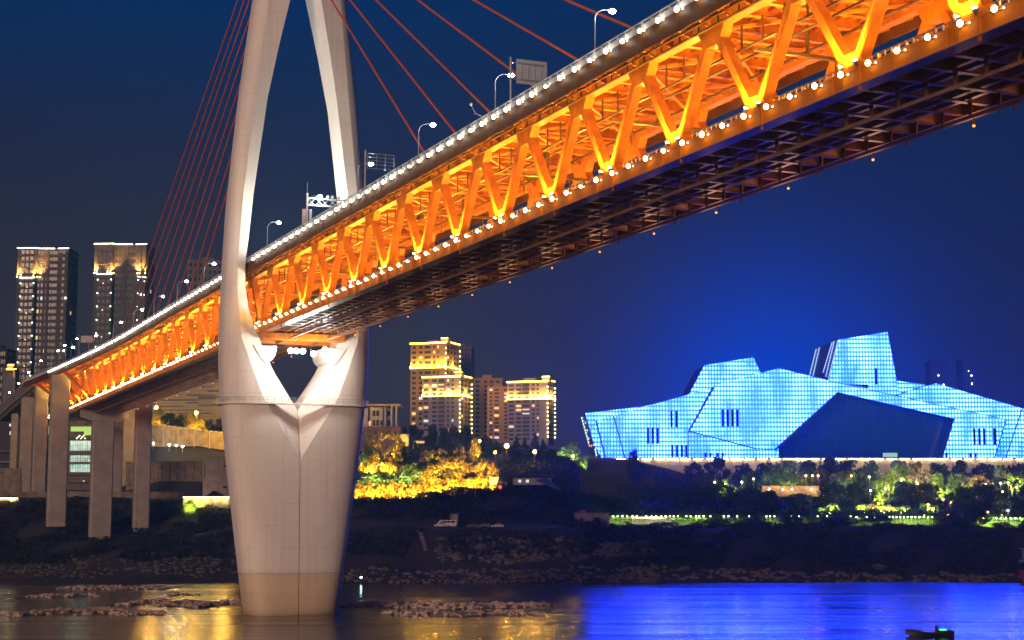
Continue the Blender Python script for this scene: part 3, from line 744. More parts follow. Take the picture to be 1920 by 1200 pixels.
for k in range(n):
    j = (k+1) % n; dz = Vector((0, 0, .28))
    b.add([oi[k], oi[j], oo[j], oo[k], oi[k]+dz, oi[j]+dz, oo[j]+dz, oo[k]+dz], [(0, 3, 2, 1), (4, 5, 6, 7), (3, 7, 6, 2), (0, 1, 5, 4)])
b.build('collar_walkway', M['pylon'], py)
b = MB(); b.tube(ring(22.7, .6)+[ring(22.7, .6)[0]], .04, 5, False); b.tube(ring(22.2, .6)+[ring(22.2, .6)[0]], .03, 5, False)
for p in ring(22.1, .6): b.box(p, (.08, .08, 1.2))
b.build('collar_railing', M['steel'], py)
# brackets that carry the deck inside the opening
for sg in (-1, 1):
    b = MB(); pr = []
    for u, z in ((10.0, 33.4), (5.0, 33.4), (5.1, 32.4), (5.4, 31.4), (5.9, 30.6), (6.6, 30.0), (7.4, 29.8), (8.3, 30.8), (9.2, 32.2)): pr.append(W(SP-4.7, 91.6+sg*u, z))
    b.prism(pr, DIR*9); b.build('deck_bracket', M['pylon'], py)
# floods hung under the deck, and at the foot of each leg at deck level
fl = MB(); fl.cur = 0; fl.box((0, 0, .25), (.5, .5, .3)); fl.cur = 1; fl.ball((0, 0, -.1), .56, 2); flm = fl.mesh('tower_flood', [M['lampbody'], M['pylonflood']])
for t, s, z in ((88.2, 318, 32.2), (89.4, 318, 32.2), (90.8, 318, 32.2), (92.6, 316.5, 31.6), (95.2, 317, 32.6)):
    o = inst(flm, 'tower_flood', py, W(s, t, z)-py.location)
    light('POINT', W(s, t, z-1.05), 1500, (1, .95, .86), .3)
for t, s, dz in ((82.2, 313.5, 13.3), (82.6, 314.6, 13.2)):
    o = inst(flm, 'tower_flood', py, W(s, t, zb(s)+dz)-py.location)
WHT = (.93, 1, .90)
light('SPOT', W(320.3, 88.5, 53), 36000, WHT, .3, W(323.5, 80.5, 74), 90, .9)
light('SPOT', W(320.3, 94.5, 53), 26000, WHT, .3, W(323.5, 102.5, 78), 90, .9)
light('SPOT', W(326, 82.4, 53.5), 42000, WHT, .3, W(327, 100, 80), 110, .9)
light('SPOT', W(326, 100.5, 53.5), 30000, WHT, .3, W(327, 84, 88), 100, .9)
light('SPOT', W(320.5, 85.5, 53.2), 6000, WHT, .3, W(323.5, 79.8, 60), 130, .9)
light('SPOT', W(352, 91.6, 52.5), 60000, (1, .9, .75), .3, W(385, 91.6, 105), 60, .9)
light('SPOT', W(318.5, 86, 46), 9000, (1, .97, .9), .3, W(323.5, 78.5, 44), 110, .9)

# ------------------------------------------------------------------ piers and curved ramp viaduct
def pier(s, t, ztop, wt, ws, label, P=None, zbot=None):
    P = P or W(s, t, 0); zt = ztop+CZ; g = ground(P.x, P.y)-2 if zbot is None else zbot+CZ-1.5
    o = thing('bridge_pier', label, 'bridge pier', (P.x, P.y, g), 'concrete piers of the left viaduct')
    b = MB(); h = zt-g; c = .35
    prof = [(-wt/2+c, -ws/2), (wt/2-c, -ws/2), (wt/2, -ws/2+c), (wt/2, ws/2-c), (wt/2-c, ws/2), (-wt/2+c, ws/2), (-wt/2, ws/2-c), (-wt/2, -ws/2+c)]
    b.prism([Vector((P.x, P.y, g))+PER*u+DIR*v for u, v in prof], UP*h)
    b.build('shaft', M['concrete'], o)
    return o, P, zt
o, P, zt = pier(572, 91.6, 30.6, 7.2, 5, 'massive hammerhead pier carrying the lower deck, closest to the water', zbot=-10.6)
b = MB(); z = zb(572)-2.75+CZ; c = Vector((P.x, P.y, 0))
b.prism([c-PER*8.3-DIR*2.8+UP*z, c+PER*8.3-DIR*2.8+UP*z, c+PER*8.3-DIR*2.8+UP*(z-2.6), c+PER*4.2-DIR*2.8+UP*(z-3.9), c-PER*4.2-DIR*2.8+UP*(z-3.9), c-PER*8.3-DIR*2.8+UP*(z-2.6)], DIR*5.6)
b.build('hammerhead_cap', M['concrete'], o)
pier(568, 76.2, 45.6, 6.2, 4.5, 'tall pale pier under the near edge of the upper deck, left of the hammerhead pier', zbot=-4.6)
pier(576, 106.3, 46, 5.4, 4.5, 'tall pale pier right of the hammerhead pier, behind the lower deck', zbot=-8.6)
pier(700, 118, 47, 8, 5, 'grey pier between the hammerhead pier and the tall right pier, farther back', at(237, 900, 690), zbot=1)
pier(700, 118, 40, 4.2, 5, 'narrow grey pier just right of the hammerhead stem, in its shade', at(217, 900, 640), zbot=1)
for (px, Y, yt, wd, yb, lab) in ((78.5, 632, 722, 5.0, 932, 'tall slim pier under the curved ramp, second from the bridge end'), (52, 690, 745, 4.9, 925, 'slim pier under the curved ramp with a step at its foot'), (28, 760, 776, 2.9, 895, 'thin grey pier far back under the curved ramp'), (10, 830, 800, 4.2, 890, 'far pier at the left edge under the curved ramp')):
    p = at(px, yt, Y); q = at(px, yb, Y); pier(0, 0, p.z-CZ, wd, 4, lab, p, q.z-CZ)
rp = thing('ramp_viaduct', 'curved grey ramp viaduct branching off the bridge end to the left', 'viaduct', at(60, 720, 640))
path = [(94, 690, 600, 707), (78, 696.5, 630, 719), (60, 707, 665, 733), (37, 727, 715, 751), (20, 744, 765, 765), (0, 762, 830, 783), (-25, 786, 910, 806), (-60, 815, 1010, 835)]
tp = [at(x, y, Y) for x, y, Y, _ in path]; bt = [at(x, yb, Y) for x, _, Y, yb in path]
b = MB(); wv = PER*11
for i in range(len(tp)-1):
    a0, a1, c0, c1 = tp[i], tp[i+1], bt[i], bt[i+1]; i0 = PER*1.6
    b.add([a0, a1, c1+UP*1.6, c0+UP*1.6, a0+wv, a1+wv, c1+wv+UP*1.6, c0+wv+UP*1.6, c0+i0, c1+i0, c0+wv-i0, c1+wv-i0],
          [(0, 3, 2, 1), (0, 1, 5, 4), (4, 5, 6, 7), (3, 8, 9, 2), (8, 10, 11, 9), (10, 7, 6, 11)])
b.build('ramp_deck', M['concrete_old'], rp)
b = MB()
for i in range(len(tp)-1): b.beam(tp[i]-PER*.05+UP*.2, tp[i+1]-PER*.05+UP*.2, .35, .55, PER); b.beam(bt[i]+UP*1.45-PER*.1, bt[i+1]+UP*1.45-PER*.1, .25, .4, PER)
b.build('ramp_parapet', M['concrete'], rp)
b = MB()
for (px, yt, Y, yb) in ((88, 700, 612, 722), (70, 722, 645, 742), (45, 747, 700, 765)):
    p = at(px, yt, Y)+PER*5; q = p-UP*4; b.prism([p-PER*5.2, p+PER*5.2, q+PER*2.4, q-PER*2.4], DIR*3)
b.build('pier_cap', M['concrete'], rp)

# ------------------------------------------------------------------ street lamps on the upper deck
def lamp_proto():
    b = MB(); b.tube([(0, 0, 0), (0, 0, .5), (0, 0, .55), (0, 0, 5.6)], [.16, .16, .095, .07], 8)
    b.tube([(0, 0, 5.5)]+[(1.5*(1-math.cos(a)), 0, 5.6+1.35*math.sin(a)) for a in [i*math.pi/2/8 for i in range(9)]]+[(2.0, 0, 7.0)], .055, 6)
    h = MB(); h.box((2.25, 0, 7.03), (.9, .34, .14)); h.box((1.95, 0, 7.03), (.3, .2, .2))
    l = MB(); l.ball((2.3, 0, 6.90), .40, 2, 0, (1.1, .9, .7))
    return b.mesh('post', M['steel']), h.mesh('lamp_head', M['lampbody']), l.mesh('lens', M['street'])
PM, HM, LM = lamp_proto()
def street_lamp(p, label, group, rz, sc=1, power=0, lens=None):
    o = thing('street_lamp', label, 'street lamp', p, group); o.rotation_euler = (0, 0, rz); o.scale = (sc, sc, sc)
    inst(PM, 'post', o); h = inst(HM, 'lamp_head', o); inst(LM, 'lens', h, m=lens)
    if power:
        v = Matrix.Rotation(rz, 3, 'Z') @ Vector((2.3, 0, 6.2)); light('POINT', Vector(p)+v*sc, power, (.86, .95, 1), .3)
    return o
RZ = math.atan2(PER.y, PER.x)
lampS = [163.7, 193.8, 223.7, 253.4, 283.2, 312.2]
for i, s in enumerate(lampS):
    nb = ['beside the topmost cable on the right', 'left of the blank sign board', 'at the foot of the steepest right cable', 'beside the empty sign frame', 'just behind the sensor gantry', 'nearest to the tower on its right'][i]
    street_lamp(W(s, 81.4, zb(s)+11.9), f'curved arm street lamp on the upper deck {nb}', 'street lamps along the upper deck', RZ, 1.0, 900)
leftl = [(386, 533), (332, 565), (290, 590), (251, 609), (212, 629), (168, 658), (126, 668)]
for i, (px, y) in enumerate(leftl):
    s = [369.5, 400, 430, 460, 492, 531, 570][i]; t = 81.4-max(0, off(s)-3.2)
    street_lamp(W(s, t, zb(s)+11.9), f'street lamp on the deck left of the bridge tower, {ORD[i]} from the tower', 'street lamps along the upper deck', RZ, 1.0, 500 if i < 4 else 0)
for i, (px, y, Y) in enumerate(((93, 690, 606), (62, 706, 664), (40, 726, 712), (22, 744, 768), (6, 760, 826))):
    street_lamp(at(px, y+1, Y)+PER*.6, f'street lamp on the curved ramp, {ORD[i]} from the bridge end', 'street lamps along the curved ramp', RZ, 1.0)
# lamps along the far kerb, seen above the deck
for i, (px, y, Y) in enumerate(((110, 672, 620), (133, 660, 612))):
    street_lamp(at(px, y+8, Y), f'street lamp on the far kerb near the bridge end, {"left" if i == 0 else "right"} one of two', 'far kerb lamps', RZ+.3, 1.0)

# ------------------------------------------------------------------ signs and gantries on the deck
def deckpost(b, s, t, h, r=.13): b.tube([W(s, t, zb(s)+11.9), W(s, t, zb(s)+11.9+h)], r, 8)
o = thing('road_sign', 'pale blank backed road sign board on a post beside the cables', 'road sign', W(189, 81.6, zb(189)+11.9))
b = MB(); deckpost(b, 189, 81.6, 7.9, .16); b.build('post', M['steel'], o)
b = MB(); zc = zb(189)+18.0; b.box(W(189, 84.6, zc), (.12, 4.4, 3.3), AX(0)); b.build('sign_panel', M['sign'], o)
b = MB()
for z in (zc+1.1, zc-1.1): b.box(W(188.85, 84.4, z), (.12, 4.0, .14), AX(0)); b.beam(W(189, 81.6, z), W(189, 83, z), .12, .12)
for k in range(4): b.box(W(188.9, 83.2+k*.95, zc), (.06, .06, 2.4), AX(0))
b.build('sign_bracket', M['steel'], o)
o = thing('sign_frame', 'empty lattice sign frame on a post, to the right of a deck lamp', 'sign frame', W(250, 81.6, zb(250)+11.9))
b = MB(); deckpost(b, 250, 81.6, 8.4, .18); b.build('post', M['steel'], o)
b = MB(); zc = zb(250)+18.5
for z in (zc+1.3, zc+.7, zc+.1, zc-.5, zc-1.2): b.box(W(250, 84.3, z), (.08, 4.8, .09), AX(0))
for k in range(4): b.box(W(250, 82.0+k*1.55, zc), (.08, .08, 2.6), AX(0))
b.build('frame_panel', M['steel'], o)
o = thing('sensor_gantry', 'lattice gantry arm with round detectors and a small notice on its post', 'gantry', W(283, 81.8, zb(283)+11.9))
b = MB(); s_ = 284.5; deckpost(b, s_, 81.6, 7.6, .2); deckpost(b, s_, 81.6, 9.6, .03); b.build('post', M['rail'], o)
b = MB(); z0 = zb(s_)+17.3
for dz in (0, 1.3):
    for v in (-.35, .35): b.beam(W(s_+v, 81.6, z0+dz), W(s_+v, 94, z0+dz), .12, .12)
for k in range(9):
    t0 = 81.9+k*1.3; b.beam(W(s_-.35, t0, z0+(1.3 if k % 2 else 0)), W(s_-.35, t0+1.3, z0+(0 if k % 2 else 1.3)), .08, .08); b.beam(W(s_+.35, t0, z0+(0 if k % 2 else 1.3)), W(s_+.35, t0+1.3, z0+(1.3 if k % 2 else 0)), .08, .08)
b.build('lattice_arm', M['rail'], o)
for k, t in enumerate((85.4, 86.3, 87.6, 90.1, 91.2, 93.2)):
    b = MB(); b.tube([W(s_-.6, t, z0+1.7), W(s_-.1, t, z0+1.75)], [.3, .22], 10); b.box(W(s_-.3, t, z0+1.45), (.1, .1, .4), AX(0)); b.build('detector', M['rail'], o)
b = MB(); b.box(W(s_-.3, 81.0, z0-2.4), (.1, .8, 3.0), AX(0)); b.build('notice_board', mat('notice_pink', (.5, .33, .28), .6), o)
b = MB(); b.box(W(s_-.3, 82.2, z0-2.4), (.1, .5, 3.0), AX(0)); b.build('notice_board', M['sign'], o)
o = thing('direction_sign', 'wide pale sign board with a round plate above the deck near the left bridge end', 'road sign', at(148, 662, 575))
b = MB(); b.tube([at(148, 664, 575), at(148, 628, 575)], .16, 8); b.build('post', M['steel'], o)
b = MB(); c = at(162.5, 636, 575); b.box(c, (4.2, .12, 2.5)); b.build('sign_panel', mat('sign_pink', (.45, .36, .34), .6), o)
b = MB()
for k in range(4): b.box(c+Vector((0, -.08, .9-k*.62)), (3.6 if k % 2 else 4.0, .03, .09))
b.build('sign_bar', M['lampbody'], o)
b = MB(); b.tube([at(175.5, 637, 575), at(175.5, 637, 575)+Vector((0, .1, 0))], .62, 16); b.build('round_plate', mat('plate_red', (.4, .2, .18), .6), o)
o = thing('weather_mast', 'small bracket with a round sensor on the railing left of the blank sign', 'sensor', W(195, 80.6, zb(195)+13))
b = MB(); b.tube([W(195, 80.6, zb(195)+12.8), W(196.5, 79.6, zb(195)+13.8), W(197.0, 79.2, zb(195)+15.0)], .04, 6); b.tube([W(196.5, 79.6, zb(195)+13.8), W(197.6, 79.9, zb(195)+13.9)], .04, 6); b.ball(W(197, 79.2, zb(195)+15.1), .22, 2); b.build('mast', M['rail'], o)

# ------------------------------------------------------------------ grand theatre
op = thing('opera_house', 'huge angular theatre of stepped wedges glowing blue and white through a grid of glass panels', 'theatre', at(1500, 858, 780))
def face(name, px, Y, depth, mats=None, back=None):
    b = MB(); pts = [at(x, y, Y) for x, y in px]; b.cur = 0; b.prism(pts, (0, depth, 0), 1)
    return b.build(name, mats or [M['facade'], M['opera_side']], op)
face('stepped_block', [(1097.5, 775), (1204, 762.5), (1230, 757), (1230, 858), (1128, 858), (1115, 836)], 792, 60)
b = MB(); b.prism([at(1088, 780, 800), at(1097, 775, 792.5), at(1115, 836, 792.5), at(1127, 856, 792.5), at(1120, 856, 800), at(1105, 838, 800)], (0, 3, 0)); b.build('side_wall', M['opera_side'], op)
mk = MB(); mk.box((0, 0, 0), (.55, .5, 1.1)); mkm = mk.mesh('facade_lamp', glow('facade_mint', (.5, 1, .85), 1.6)); mk2 = mk.mesh('facade_lamp', glow('facade_red', (1, .25, .06), 1.5))
for k in range(10):
    x = 1091+(1105-1091)*k/9; y = 784+(835-784)*k/9; inst(mkm if k < 9 else mk2, 'facade_lamp', op, at(x, y, 797.5)-op.location)
for k, (x, y) in enumerate(((1098, 792), (1101, 807), (1104, 822), (1109, 836), (1113, 834))): inst(mk2, 'facade_lamp', op, at(x, y, 791.5)-op.location)
for k in range(3): inst(mkm, 'facade_lamp', op, at(1116+k*1.2, 843+k*5, 791.5)-op.location)
face('wing_block', [(1117.5, 789), (1149.5, 779.5), (1205, 764), (1272.5, 745), (1334, 727.5), (1345, 722), (1425, 700), (1456, 750), (1460, 858), (1135, 858)], 784, 55)
face('upper_block', [(1321, 685), (1412.5, 670), (1425, 697), (1440, 730), (1343, 740), (1293, 738)], 806, 40)
b = MB(); b.prism([at(1304, 694, 812), at(1321, 685, 806.3), at(1294, 738, 806.3), at(1280, 739, 812)], (0, 3, 0)); b.build('side_wall', M['opera_side'], op)
face('stage_tower', [(1572.5, 637), (1664, 622.5), (1681, 714), (1686, 745), (1640, 760), (1550, 730), (1554, 713)], 800, 40)
b = MB(); b.prism([at(1529, 654, 812), at(1572, 637, 800.3), at(1553, 714, 800.3), at(1518, 706, 812)], (0, 3, 0)); b.build('side_wall', M['opera_side'], op)
lad = glow('ladder_strip', (.25, .55, 1), 1.2)
for (x0, y0, x1, y1, Y) in ((1530, 655, 1518, 703, 811), (1536, 652, 1524, 704, 809), (1560, 642, 1543, 698, 803), (1564, 640, 1548, 706, 802), (1571, 638, 1553, 710, 799.8)):
    b = MB(); b.beam(at(x0, y0, Y-.4), at(x1, y1, Y-.4), .3, .3)
    for k in range(14): f_ = k/13; b.box(at(x0+(x1-x0)*f_+1, y0+(y1-y0)*f_, Y-.5), (.9, .15, .2))
    b.build('ladder_strip', lad, op)
face('low_block', [(1682, 714), (1737, 722), (1720, 745), (1681, 742)], 808, 30)
face('right_block', [(1680, 740), (1755, 719), (1917, 766), (1930, 775), (1905, 858), (1850, 858), (1850, 800)], 790, 55)
face('edge_block', [(1890, 770), (1917, 766), (1952, 770), (1935, 858), (1880, 858)], 795, 40)
face('main_front', [(1342.5, 722), (1460, 690.5), (1555, 714), (1886, 786), (1864, 858), (1768, 858), (1790, 785), (1570, 735), (1452, 842), (1417.5, 840), (1292.5, 807.5)], 772, 8)
face('main_front', [(1417.5, 840), (1452, 842), (1460, 858), (1416, 858), (1292, 858), (1292.5, 808)], 780, 6)
b = MB(); b.prism([at(1555, 725, 786), at(1800, 780, 786), at(1775, 858.5, 786), at(1450, 858.5, 786), at(1445, 835, 786)], (0, 2, 0)); b.build('glass_wall', M['opera_glass'], op)
b = MB()
for k in range(13):
    x = 1470+k*24; ytop = max(735+abs(x-1570)*(.22 if x > 1570 else .9), 736)
    if ytop < 850: b.box((at(x, ytop+4, 785.8)+at(x, 858, 785.8))/2, (.18, .15, (858-ytop-4)/F*785))
for k in range(9): y = 752+k*12; b.beam(at(max(1466, 1570-(y-735)*1.1), y, 785.75), at(1770, y, 785.75), .12, .12)
b.build('glazing_bars', M['seam'], op)
b = MB(); b.box(at(1669, 853, 785.4), (7, .2, 2.0)); b.build('foyer_light', glow('foyer_green', (.12, .55, .42), .8), op)
# dark reveals between the wedges
for pts, Y in (([(1342.5, 722), (1334, 727.5), (1291, 807), (1294, 808.5)], 771.6), ([(1292.5, 807.5), (1417.5, 840), (1417.5, 842), (1292, 809.5)], 771.6), ([(1452, 842), (1570, 735), (1570, 738), (1455, 845)], 771.6),
               ([(1117.5, 789), (1119, 788.5), (1136.5, 858), (1135, 858)], 783.6), ([(1149.5, 779.5), (1151.5, 779), (1172.5, 858), (1170.5, 858)], 783.6), ([(1886, 786), (1888, 786.5), (1866, 858), (1864, 858)], 789.6), ([(1916, 766), (1918, 766.5), (1887, 858), (1885.5, 858)], 789.4), ([(1555, 714), (1886, 786), (1886, 787), (1555, 715)], 771.6), ([(1680, 740), (1738, 721.5), (1738, 723), (1682, 741)], 789.6), ([(1588, 720), (1628, 721), (1628, 729)], 771.6)):
    b = MB(); b.prism([at(x, y, Y) for x, y in pts], (0, .5, 0)); b.build('dark_reveal', M['seam'], op)
for (x, y0, y1, Y, wd) in [(1215, 802, 832, 783.7, 4.5), (1224, 802, 832, 783.7, 4.5), (1233, 802, 832, 783.7, 4.5), (1259, 770.5, 801, 783.7, 4.2), (1268.5, 770.5, 801, 783.7, 4.2), (1355.5, 768, 800, 771.7, 4.8), (1364.5, 768, 800, 771.7, 4.8), (1373.5, 768, 800, 771.7, 4.8), (1382.5, 768, 800, 771.7, 4.8), (1260.5, 834, 857, 783.7, 4.4), (1269.5, 834, 857, 783.7, 4.4), (1278.5, 834, 857, 783.7, 4.4), (1287, 834, 857, 779.0, 4.4), (1323, 849, 857, 779.7, 4.4), (1332, 849, 857, 779.7, 4), (1345.5, 849, 857, 779.7, 4.4), (1355, 849, 857, 779.7, 4.4), (1642.5, 690.5, 721, 799.7, 4.5), (1827, 803, 834, 771.7, 4.6), (1836.5, 803, 834, 771.7, 4.6), (1845.5, 803, 834, 771.7, 4.6), (1865.5, 803, 834, 771.0, 6), (1774.5, 849, 857.5, 771.7, 4.5), (1820, 849, 857.5, 771.7, 4.5), (1829, 849, 857.5, 771.7, 4.5)]:
    p, q = at(x, y0, Y), at(x, y1, Y); b = MB(); b.box((p+q)/2, (wd/F*Y, .3, p.z-q.z)); b.build('window_slot', M['opera_window'], op)
# podium with its lit coping
coping_glow = glow('coping_strip', (1, .78, .42), 60)
pd = thing('theatre_podium', 'long warm lit stone podium wall below the blue theatre', 'podium', at(1530, 870, 757))
p0, p1 = at(1127, 859, 757), at(2060, 862, 757)
b = MB(); zt = at(1500, 860.5, 757).z; b.box(((p0.x+p1.x)/2, 757+60, zt-6), (p1.x-p0.x, 120, 12)); b.build('podium_wall', M['concrete_pale'], pd)
b = MB(); b.box(((p0.x+p1.x)/2, 757.2, zt+.35), (p1.x-p0.x+1, 2.4, .5)); b.build('coping', M['concrete_pale'], pd)
for k in range(34):
    x = 1132+k*24.2; l_ = 17 if k % 5 else 23
    p = at(x+8, 860.3, 755.9); b = MB(); b.box((p.x, 756.2, zt+.0), (l_/F*757, .18, .16)); b.build('light_strip', coping_glow, pd)
for k in range(7):
    p = at(1853+k*9.5, 876, 756.8); b = MB(); b.box((p.x, 756.9, p.z), (.9, .4, 2.0)); b.build('niche', M['opera_window'], pd)
rw = thing('retaining_wall', 'long dark blue concrete terrace wall left of the theatre trees', 'wall', at(1100, 865, 742))
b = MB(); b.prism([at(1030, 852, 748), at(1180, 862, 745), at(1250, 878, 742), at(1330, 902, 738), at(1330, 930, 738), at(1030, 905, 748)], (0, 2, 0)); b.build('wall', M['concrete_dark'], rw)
b = MB()
for k in range(30):
    x = 1032+k*5; p = at(x, 852+k*.33, 746); b.box(p+UP*.5, (.12, .12, 1.5))
b.beam(at(1032, 850, 746), at(1178, 860, 746), .12, .12); b.build('railing', M['concrete_old'], rw)

# ------------------------------------------------------------------ towers
wm = MB(); wm.box((0, 0, 0), (1, .12, 1)); WME = wm.mesh('window', M['win'])
def tower(name, label, px0, px1, ytop, Y, z0, yaw, dep, floors, cols, wall, side_wall=None, scols=3, litp=.06, group='apartment towers', fh=None, wcol=None, balcony=(), lits=('win_warm', 'win_warm', 'win_white')):
    """a block whose front spans px0..px1 at distance Y; returns a function turning (across, up, out) into a world point"""
    a, c = at(px0, ytop, Y), at(px1, ytop, Y); wd = c.x-a.x; H = a.z-(z0+CZ)
    org = Vector((a.x, Y, z0+CZ)); ex = Vector((math.cos(yaw), math.sin(yaw), 0)); ey = Vector((-math.sin(yaw), math.cos(yaw), 0)); ln = wd/math.cos(yaw)
    o = thing(name, label, 'apartment tower', org, group)
    b = MB(); b.prism([org, org+ex*ln, org+ex*ln+ey*dep, org+ey*dep], UP*H)
    b.prism([org+UP*H+ex*ln*.35+ey*dep*.3, org+UP*H+ex*ln*.65+ey*dep*.3, org+UP*H+ex*ln*.65+ey*dep*.7, org+UP*H+ex*ln*.35+ey*dep*.7], UP*3.6)
    b.prism([org-ex*.3-ey*.3+UP*H, org+ex*(ln+.3)-ey*.3+UP*H, org+ex*(ln+.3)+ey*(dep+.3)+UP*H, org-ex*.3+ey*(dep+.3)+UP*H], UP*.9)
    b.build('wall', wall, o)
    fh = fh or H/floors; q = random.Random(int(px0*7)+floors); nw = 0; rest = MB(); cells = []
    for f_ in range(floors):
        z = H-(f_+.55)*fh
        if z < 2: break
        for k in cols: cells.append((0, k[0]*ln, k[1]*ln, z))
        for k in range(scols): cells.append((1, (k+.5)/scols*dep, dep/scols*.42, z))
    fr = org + UP*0
    for (sd_, u, wdt, z) in cells:
        lit = q.random() < litp
        if sd_ == 0: pos = ex*u-ey*.02; rz = yaw
        else:
            if px0 < 960: pos = ex*(ln+.02)+ey*u
            else: pos = -ex*.02+ey*u
            rz = yaw+math.pi/2
        if nw < 100 or (lit and nw < 100):
            wo = inst(WME, 'window', o, pos+UP*z, rz, (wdt, 1, fh*.52)); nw += 1
            if lit: wo.material_slots[0].link = 'OBJECT'; wo.material_slots[0].material = M[q.choice(lits)]
        else:
            rest.cur = 1 if lit else 0
            X = Vector((math.cos(rz), math.sin(rz), 0)); Yv = Vector((-math.sin(rz), math.cos(rz), 0)); rest.box(org+pos+UP*z, (wdt, .12, fh*.52), (X, Yv, UP))
    if rest.v: ro = rest.build('window', [M['win'], M[lits[0]]], o); ro['kind'] = 'stuff'
    if balcony:
        b = MB()
        for f_ in range(floors):
            z = H-(f_+1)*fh+.5
            if z < 2: break
            for u0, u1 in balcony: b.box(org+ex*(u0+u1)/2*ln-ey*.5+UP*z, ((u1-u0)*ln, 1.1, .95), (ex, ey, UP))
        b.build('balcony_front', M['slab'], o)
    return o, (lambda u, z, out=0, o_=org, e1=ex, e2=ey, l_=ln: o_+e1*u*l_+UP*z-e2*out), ln, H, fh, ex, ey
def line(o, p, q, r, m, name='light_line'):
    b = MB(); b.tube([p, q], r, 6); return b.build(name, m, o)
bulb_me = {}
def bulb(o, p, r, m, name='facade_lamp'):
    k = (m.name, r)
    if k not in bulb_me: b = MB(); b.ball((0, 0, 0), r, 1); bulb_me[k] = b.mesh(name, m)
    return inst(bulb_me[k], name, o, Vector(p)-WLOC[o.name])
def wash(o, P, us, z, power, col, m, out=.9):
    for u in us:
        p = P(u, z, out); bulb(o, p, .42, m); light('POINT', p+UP*.5, power, col, .3)
# two towers far left
for (x0, x1, xm, yt, lab) in ((36, 88, 131, 465, 'dark high rise tower at the left edge with pale roof line and mint corner lamps'), (180, 216, 277, 457, 'dark high rise tower behind the bridge deck and cables with warm lit upper corners')):
    o, P, ln, H, fh, ex, ey = tower('apartment_tower', lab, x0+2, xm-2, yt+2, 1120, 38, .0, 26, 31, [(.40, .04), (.47, .04), (.57, .05), (.645, .05), (.73, .10), (.83, .05), (.9, .10)], M['wall_mauve'], scols=4, litp=.03)
    b = MB(); org = P(0, 0)
    wl = .37
    b.prism([P(-.03, 0, 2.2), P(wl-.03, 0, 3.4), P(wl, 0, -1), P(-.02, 0, -1)], UP*(H-.5)); b.prism([P(.80, 0, .1), P(1.0, 0, 1.6), P(1.03, 0, -1), P(.82, 0, -1)], UP*(H-2.5)); b.prism([P(.56, 0, .5), P(.62, 0, .5), P(.62, 0, -.5), P(.56, 0, -.5)], UP*(H-1)); b.build('wing_wall', M['wall_mauve'], o)
    b = MB()
    for f_ in range(31):
        z = H-(f_+.55)*fh
        if z < 2: break
        for u0, u1 in ((.06, .12), (.15, .21), (.24, .31)):
            uu = (u0+u1)/2; b.box(P(uu, z, 2.32+ (uu+.03)/wl*1.2), ((u1-u0)*ln, .16, fh*.55), (ex, ey, UP))
        b.box(P(.92, z, 1.02), (.07*ln, .16, fh*.5), (ex, ey, UP))
    wo = b.build('bay_window', M['win'], o); wo['kind'] = 'stuff'
    b = MB()
    for f_ in range(31):
        z = H-(f_+1.02)*fh
        if z > 2: b.beam(P(.03, z, 2.7), P(.31, z, 3.7), .5, .5)
    b.build('balcony_slab', M['slab'], o)
    for a_, c_ in (((-.04, 2.3), (.18, 3.0)), ((.18, 3.0), (.36, 3.5)), ((.36, 3.5), (.40, .6)), ((.40, .6), (.72, .6)), ((.79, .6), (1.02, 1.8))):
        line(o, P(a_[0], H+.3, a_[1]+.4), P(c_[0], H+.3, c_[1]+.4), .34, M['whiteline'])
    zl = H-4.5*fh
    line(o, P(.03, zl, 3.0), P(.36, zl, 4.1), .3, M['whiteline'])
    if x0 > 100: line(o, P(.84, zl-1.5, 1.6), P(1.02, zl-2.2, 2.0), .3, M['whiteline'])
    for u, out in ((-.02, 3.1), (.06, 3.3), (.325, 4.2), (.39, 2.0), (.44, 1.5)) if x0 < 100 else ((-.02, 3.1), (.03, 3.3), (.26, 4.0), (.32, 4.2), (.37, 3), (.84, 1.7), (.88, 1.9), (1.0, 2.4)):
        bulb(o, P(u, zl+.8, out), .5, M['goldbulb']); light('SPOT', P(u, zl+1.7, out+.1), 60000, (1, .52, .09), .3, P(u, zl+14, out-1.2), 100, .9)
    for k in range(15):
        z = zl-4-k*fh*2
        if z < 1: break
        bulb(o, P(.06, z, 3.4), .55, M['mint']); bulb(o, P(.335, z, 4.3), .55, M['mint'])
        if x0 > 100: bulb(o, P(.86, z, 2.0), .5, M['mint']); bulb(o, P(.99, z-1, 2.3), .42, M['mint'])
        if k % 2 == 0: bulb(o, P(.20, z-2.6, 3.6), .42, M['peach_dim']) if x0 < 100 else bulb(o, P(.17, z-2.6, 3.6), .42, M['peach_dim'])
        if x0 < 100 and k % 4 == 1 or (x0 > 100 and k in (1, 5)): bulb(o, P(.985 if x0 < 100 else .93, z-1, 2.4), .72, M['peach'])
o, P, ln, H, fh, ex, ey = tower('apartment_tower', 'dim grey block half hidden by the cables and the left tower leg', 352, 425, 489, 1150, 38, .18, 20, 27, [(.08+.12*k, .06) for k in range(8)], M['wall_dim'], scols=3, litp=.03)
for u, z in ((.03, H-3*fh*3), (.62, H-10.3*fh), (.70, H-10.3*fh)): bulb(o, P(u, z, .5), .6, M['sodium'])
o, P, ln, H, fh, ex, ey = tower('apartment_tower', 'almost black block at the left picture edge with a few amber windows', -30, 13, 655, 1050, 30, 0, 20, 14, [(.1+.1*k, .05) for k in range(9)], mat('tower_black', (.03, .028, .03), .9), scols=2, litp=.12, lits=('win_gold', 'win_gold'))
o = thing('lit_pavilion', 'small gold lit roof pavilion on a dark block, left of the first tower', 'rooftop pavilion', at(20, 700, 1000))
b = MB(); b.box(at(20, 730, 1000), (8, 8, 26)); b.build('block', M['wall_dim'], o)
